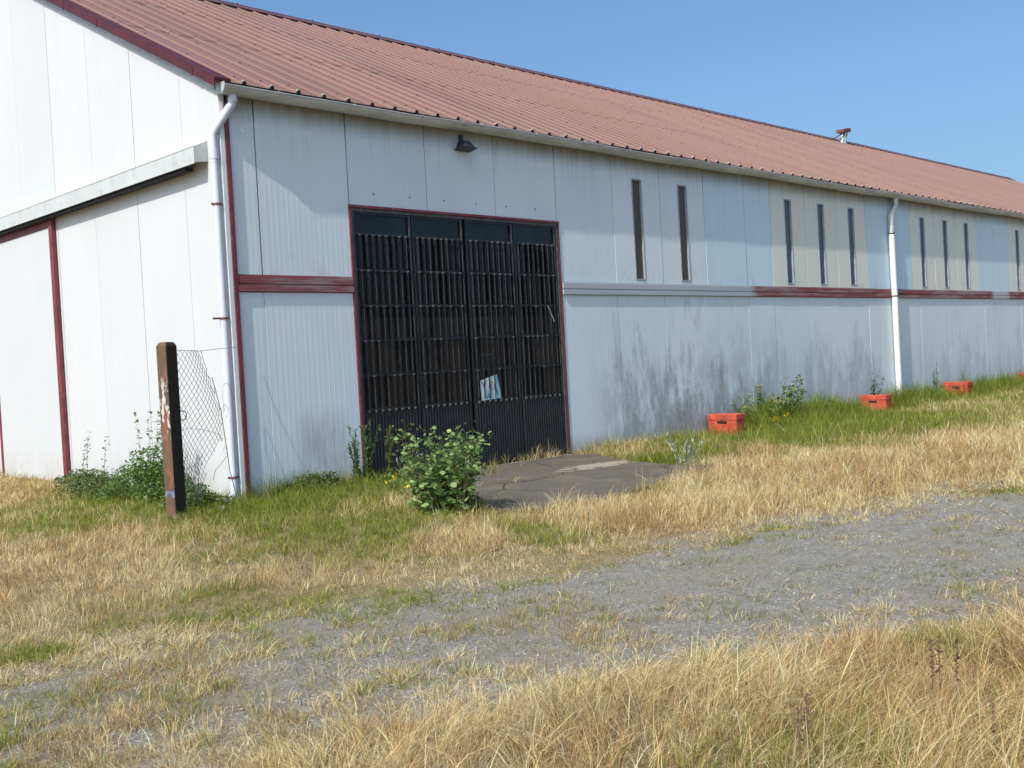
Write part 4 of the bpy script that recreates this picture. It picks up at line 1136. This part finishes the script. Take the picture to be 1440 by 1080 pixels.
# ------------------------------------------------------------------ plants
def stem_plant(name, base, stems, label, cat_, group=None, h=.8, spread=.15, leaf=.06, template=LANCE, ca=(.10, .16, .04), cb=(.2, .27, .08), density=60, tip=None, stemmat='stem', lean=.2, up=.5, low=.1, bushy=None, branch=0):
    org = (base[0], base[1], float(height(base[0], base[1])))
    e = empty(name, org, label, cat_, group); b = MB(); LP = []; tips = []
    for k in range(stems):
        a = rnd.random()*6.28; r = spread*math.sqrt(rnd.random())*.35; hh = h*rnd.uniform(.6, 1.05)
        p = Vector((org[0]+r*math.cos(a), org[1]+r*math.sin(a), org[2]-.02)); d = Vector((math.cos(a)*lean*spread/.15*.5, math.sin(a)*lean*spread/.15*.5, 1)); path = [p.copy()]
        for q in range(6):
            d = (d+Vector((rnd.uniform(-.13, .13), rnd.uniform(-.13, .13), 0))).normalized(); p = p+d*hh/6; path.append(p.copy())
        b.tube(path, [max(.0015, .006*h*(1-i/7.5)) for i in range(7)], 5)
        tips.append(path[-1])
        allp = [path]
        for q in range(branch):
            i0 = rnd.randint(2, 4); pp = path[i0].copy(); aa = rnd.random()*6.28; dd = Vector((math.cos(aa)*.7, math.sin(aa)*.7, .8)).normalized(); br = [pp.copy()]
            for _ in range(3): pp = pp+dd*hh*.11; dd = (dd+Vector((0, 0, .25))).normalized(); br.append(pp.copy())
            b.tube(br, .0022, 4); allp.append(br); tips.append(br[-1])
        for pth in allp:
            for q in range(int(density*(1 if pth is path else .3))):
                t = low+(1-low)*rnd.random(); f = t*(len(pth)-1); i0 = min(int(f), len(pth)-2); c = pth[i0].lerp(pth[i0+1], f-i0)
                if bushy: c = c+Vector((rnd.gauss(0, bushy), rnd.gauss(0, bushy), rnd.gauss(0, bushy*.6)))
                if c.z > org[2]-.01: LP.append(tuple(c))
    at0(b, 'stem', M[stemmat], e, org)
    if LP:
        P = np.array(LP); rel = (P[:, 2]-org[2])/h
        sz = leaf*rng.uniform(.55, 1.15, len(P))*(1.15-.55*np.clip(rel, 0, 1))
        leaves_mesh('leaves', P, sz, template, pal(len(P), ca, cb), e, org, up)
    if tip:
        colr, tn, ts, tt = tip; P = []
        for t_ in tips:
            for q in range(tn): P.append((t_.x+rnd.gauss(0, ts), t_.y+rnd.gauss(0, ts), t_.z+rnd.gauss(0, ts*.6)))
        P = np.array(P); leaves_mesh('flowers' if tt == 'flower' else 'seed_heads', P, np.full(len(P), .036 if tt == 'flower' else .012), OVAL, pal(len(P), colr, colr, .2), e, org, .6)
    return e
stem_plant('poplar_shrub', gpx(630, 722), 24, 'leafy green poplar shrub with pale round leaves before the door', 'shrub', h=1.03, spread=.76, leaf=.075, template=ROUND, ca=(.08, .16, .025), cb=(.32, .44, .17), density=46, lean=.09, low=.0, bushy=.062, up=.2, stemmat='drystem', branch=2)
stem_plant('fleabane_weed', (1.62, -.36), 13, 'tall slender fleabane stems against the left door jamb', 'weed', h=1.05, spread=.42, leaf=.085, template=LANCE, ca=(.07, .12, .045), cb=(.13, .19, .07), density=95, lean=.03, up=.9)
stem_plant('fleabane_weed', (2.02, -.45), 6, 'thicker olive green weed spike in front of the left door edge', 'weed', h=.85, spread=.14, leaf=.07, ca=(.12, .15, .04), cb=(.20, .22, .07), density=130, lean=.02, up=1.0)
stem_plant('grey_thistle', (2.25, -.75), 5, 'silvery branching thistle left of the leafy poplar shrub', 'thistle', h=.62, spread=.34, leaf=.07, ca=(.30, .34, .24), cb=(.42, .45, .34), density=28, lean=.5, up=1.0, branch=2)
stem_plant('grey_thistle', gpx(963, 655), 6, 'silvery branching thistle at the right end of the asphalt apron', 'thistle', h=.66, spread=.38, leaf=.08, ca=(.30, .36, .24), cb=(.44, .49, .36), density=30, lean=.45, up=1.0, branch=2)
stem_plant('ragwort', gpx(592, 712), 9, 'yellow flowering ragwort at the left foot of the poplar shrub', 'wildflower', h=.30, spread=.36, leaf=.05, ca=(.08, .14, .03), cb=(.18, .25, .06), density=40, tip=((.70, .50, .02), 7, .02, 'flower'), bushy=.03)
stem_plant('ragwort', (10.9, -1.2), 6, 'yellow flowering ragwort in the grass beside the first red planter', 'wildflower', h=.32, spread=.3, leaf=.05, ca=(.08, .14, .03), cb=(.18, .25, .06), density=30, tip=((.70, .52, .03), 8, .025, 'flower'), bushy=.03)
stem_plant('tall_weed', (12.1, -.35), 14, 'tallest dark leafy weeds against the wall left of the first beige panels', 'weed', h=1.08, spread=.75, leaf=.11, template=OVAL, ca=(.11, .16, .05), cb=(.2, .25, .1), density=60, lean=.16, tip=((.60, .42, .04), 3, .03, 'flower'), bushy=.03)
stem_plant('tall_weed', (16.42, -.35), 4, 'dark bushy weeds growing from the second planter', 'weed', h=.98, spread=.2, leaf=.10, ca=(.05, .075, .035), cb=(.1, .13, .06), density=90, lean=.05, up=.5, bushy=.03)
stem_plant('tall_weed', (20.0, -.3), 4, 'pointed green weed rising before the wall right of the downpipe', 'weed', h=1.05, spread=.3, leaf=.08, ca=(.08, .13, .04), cb=(.15, .2, .07), density=70, lean=.05)
stem_plant('tall_weed', (22.3, -.35), 7, 'hazy grey green weeds just right of the sunken planter', 'weed', h=.85, spread=.5, leaf=.08, ca=(.13, .15, .09), cb=(.22, .24, .16), density=55, lean=.2, bushy=.04)
stem_plant('tall_weed', (26.4, -.4), 5, 'dark leafy plant growing from the planter at the right edge', 'weed', h=.85, spread=.3, leaf=.13, template=OVAL, ca=(.05, .09, .03), cb=(.11, .16, .06), density=55, lean=.1, bushy=.04)

stem_plant('tall_weed', (11.35, -.45), 8, 'bright green weed clump between the first planter and the tallest dark weeds', 'weed', h=.8, spread=.7, leaf=.10, template=LANCE, ca=(.12, .2, .03), cb=(.22, .32, .07), density=60, lean=.2, bushy=.04, up=.7, tip=((.70, .52, .03), 5, .03, 'flower'))
stem_plant('tall_weed', (13.2, -.5), 9, 'pale green weeds by the wall below the first beige panels', 'weed', h=.85, spread=.8, leaf=.10, template=LANCE, ca=(.13, .2, .04), cb=(.24, .32, .09), density=55, lean=.2, bushy=.04, up=.8)
stem_plant('tall_weed', (14.8, -.5), 8, 'mixed green weeds at the wall foot left of the second planter', 'weed', h=.5, spread=.6, leaf=.08, template=LANCE, ca=(.12, .18, .03), cb=(.22, .3, .08), density=50, lean=.2, bushy=.04, up=.8)
stem_plant('tall_weed', (19.0, -.5), 8, 'light green weeds at the wall foot just right of the white downpipe', 'weed', h=.55, spread=.7, leaf=.09, template=LANCE, ca=(.12, .19, .03), cb=(.22, .3, .08), density=50, lean=.2, bushy=.04, up=.8)
stem_plant('ragwort', gpx(560, 700), 7, 'small yellow flowered weeds between the thistle and the poplar shrub', 'wildflower', h=.34, spread=.4, leaf=.06, ca=(.09, .15, .03), cb=(.2, .28, .07), density=45, tip=((.70, .50, .02), 5, .02, 'flower'), bushy=.03)
def mound(name, cx, cy, ra, rb, h, n, label, cat_, leaf=.05, ca=(.06, .12, .02), cb=(.16, .25, .06), rot=0, template=OVAL, sprays=0):
    org = (cx, cy, float(height(cx, cy))); e = empty(name, org, label, cat_); b = MB(); LP = []
    lumps = [(rnd.uniform(-.75, .75), rnd.uniform(-.6, .6), rnd.uniform(.5, 1)) for _ in range(9)]+[(0, 0, 1)]
    for q in range(n):
        u, v, s_ = rnd.choice(lumps); a = rnd.random()*6.28; r = rnd.random()**.5*.42; u += r*math.cos(a); v += r*math.sin(a)
        top_ = h*s_*max(.12, 1-(u*u+v*v)*.55); z = top_*(1-rnd.random()**2.2*.7)
        x_ = cx+u*ra*math.cos(rot)-v*rb*math.sin(rot); y_ = cy+u*ra*math.sin(rot)+v*rb*math.cos(rot)
        if x_ > -.03 and y_ > -.03: continue
        LP.append((x_, y_, org[2]+z))
    for q in range(14):
        u, v = rnd.uniform(-.7, .7), rnd.uniform(-.6, .6); x_ = cx+u*ra*math.cos(rot)-v*rb*math.sin(rot); y_ = cy+u*ra*math.sin(rot)+v*rb*math.cos(rot)
        x_ = min(x_, -.08) if cy > 0 else x_
        b.tube([(x_, y_, org[2]-.02), (x_+rnd.uniform(-.06, .02), y_+rnd.uniform(-.1, .1), org[2]+h*.35), (x_+rnd.uniform(-.1, .02), y_+rnd.uniform(-.15, .15), org[2]+h*.65)], .004, 5)
    for q in range(sprays):
        y_ = cy+rnd.uniform(-.5, .2)*rb; x_ = cx+rnd.uniform(-.1, .1)*ra; pth = [Vector((x_, y_, org[2]+h*.6))]; d = Vector((rnd.uniform(-.1, .05), rnd.uniform(-.5, .35), 1)).normalized()
        for _ in range(7):
            d = (d+Vector((0, rnd.uniform(-.12, .05), -.07))).normalized(); pth.append(pth[-1]+d*.11)
        b.tube(pth, [.004*(1-i/9) for i in range(8)], 4)
        for c in pth[1:]:
            for _ in range(5): LP.append((c.x+rnd.gauss(0, .015), c.y+rnd.gauss(0, .02), c.z+rnd.gauss(0, .02)))
    at0(b, 'stem', M['stem'], e, org); P = np.array(LP)
    leaves_mesh('leaves', P, leaf*rng.uniform(.6, 1.2, len(P)), template, pal(len(P), ca, cb), e, org, .3)
    return e
mound('bramble', -.48, 1.5, .46, .95, .72, 4600, 'dense green bramble against the white gable left of the rusty post', 'bush', sprays=6)
mound('low_weeds', -.50, 3.4, .42, 1.5, .36, 3400, 'low green weeds at the gable foot beside the red door column', 'weeds', leaf=.045, sprays=3, ca=(.07, .11, .03), cb=(.15, .2, .06))
mound('ivy', -.62, .02, .42, .38, .30, 1300, 'low green leaves under the torn wire mesh', 'bush', leaf=.05, ca=(.06, .10, .02), cb=(.17, .22, .05))
mound('wall_weeds', .95, -.30, .75, .26, .30, 1300, 'scrubby weeds at the wall foot between corner and door', 'weeds', leaf=.05, ca=(.07, .10, .03), cb=(.14, .18, .06))
mound('low_weeds', .75, -3.05, .50, .38, .26, 900, 'low green weeds spreading around the foot of the poplar shrub', 'weeds', leaf=.05, ca=(.09, .14, .03), cb=(.19, .26, .06))
mound('low_weeds', 1.9, -.75, .75, .40, .24, 1000, 'low green weeds before the left leaf of the dark door', 'weeds', leaf=.05, ca=(.08, .13, .03), cb=(.18, .24, .06))
# dry bent grass heads
def dry_stalks(name, spots, label, cat_, h, bendr, group=None, heads=True, mat='drystem', thick=.0035):
    cx = sum(s[0] for s in spots)/len(spots); cy = sum(s[1] for s in spots)/len(spots); org = (cx, cy, float(height(cx, cy)))
    e = empty(name, org, label, cat_, group); b = MB(); hd = MB()
    for sx, sy in spots:
        hh = h*rnd.uniform(.8, 1.1); a = rnd.uniform(-.7, .5); p = Vector((sx, sy, float(height(sx, sy))-.02)); d = Vector((0, 0, 1)); pth = [p.copy()]
        for q in range(8):
            d = (d+Vector((math.cos(a), math.sin(a), -.1))*bendr*(q/8)).normalized(); p = p+d*hh/8; pth.append(p.copy())
        b.tube(pth, [thick*(1-.06*i) for i in range(9)], 5)
        if heads:
            for q in (5, 6, 7, 8):
                for _ in range(7):
                    c = pth[q]+Vector((rnd.gauss(0, .006), rnd.gauss(0, .006), rnd.gauss(0, .012))); r = rnd.uniform(.002, .0045)
                    hd.box(c.x-r, c.x+r, c.y-r, c.y+r, c.z-r, c.z+r)
    at0(b, 'stem', M[mat], e, org)
    if heads: at0(hd, 'seed_heads', M['dockseed'], e, org)
    return e
M['straw'] = simple('straw_stem', (.42, .33, .2), .7, bump=0)
dry_stalks('dry_grass_stalk', [(3.35, -.35), (3.42, -.42)], 'two pale bent stalks before the door right of the poplar shrub', 'dry stalks', .42, .42, heads=False, mat='straw', thick=.006)
dry_stalks('dry_grass_stalk', [(.62, -.28), (.72, -.35), (1.0, -.25), (.9, -.4)], 'thin arching dry stalks before the wall left of the door', 'dry stalks', .5, .45, heads=False, mat='drystem', thick=.003)
def gp3(px_, py_, z):
    d = RM @ np.array([px_-720., py_-540., F]); s = (z-CAM[2])/d[2]; return (CAM[0]+s*d[0], CAM[1]+s*d[1])
dry_stalks('dock_stalk', [gp3(1125, 1065, .1), gp3(1137, 1060, .1)], 'pair of dark dry dock stalks in the straw at bottom right', 'dry stalks', .32, .03)
dry_stalks('dock_stalk', [gp3(1312, 975, .1), gp3(1346, 985, .1), gp3(1322, 965, .12)], 'dark seeding dock stalks in the tall straw at the right', 'dry stalks', .36, .03)
dry_stalks('dock_stalk', [gp3(1398, 1040, .1)], 'single short dark dock stalk near the right bottom corner', 'dry stalks', .30, .03)
# pale stones beside the downpipe foot
b = MB()
for k in range(3):
    c = (-.62+k*.16, -.35+k*.08, .02); r = rnd.uniform(.06, .09)
    bm = bmesh.new(); bmesh.ops.create_icosphere(bm, subdivisions=2, radius=r)
    for v_ in bm.verts: v_.co = Vector((v_.co.x*1.3, v_.co.y, v_.co.z*.6))*(1+rnd.uniform(-.12, .12))
    me = bpy.data.meshes.new('stone'); bm.to_mesh(me); bm.free(); me.materials.append(M['stone'])
    o = bpy.data.objects.new('stone', me); o.location = c; link(o)
    tag(o, ('pale stone nearest the rusty post below the wire mesh', 'middle pale stone of the three by the downpipe outlet', 'pale stone nearest the downpipe outlet')[k], 'stone', 'pale stones below the wire mesh')
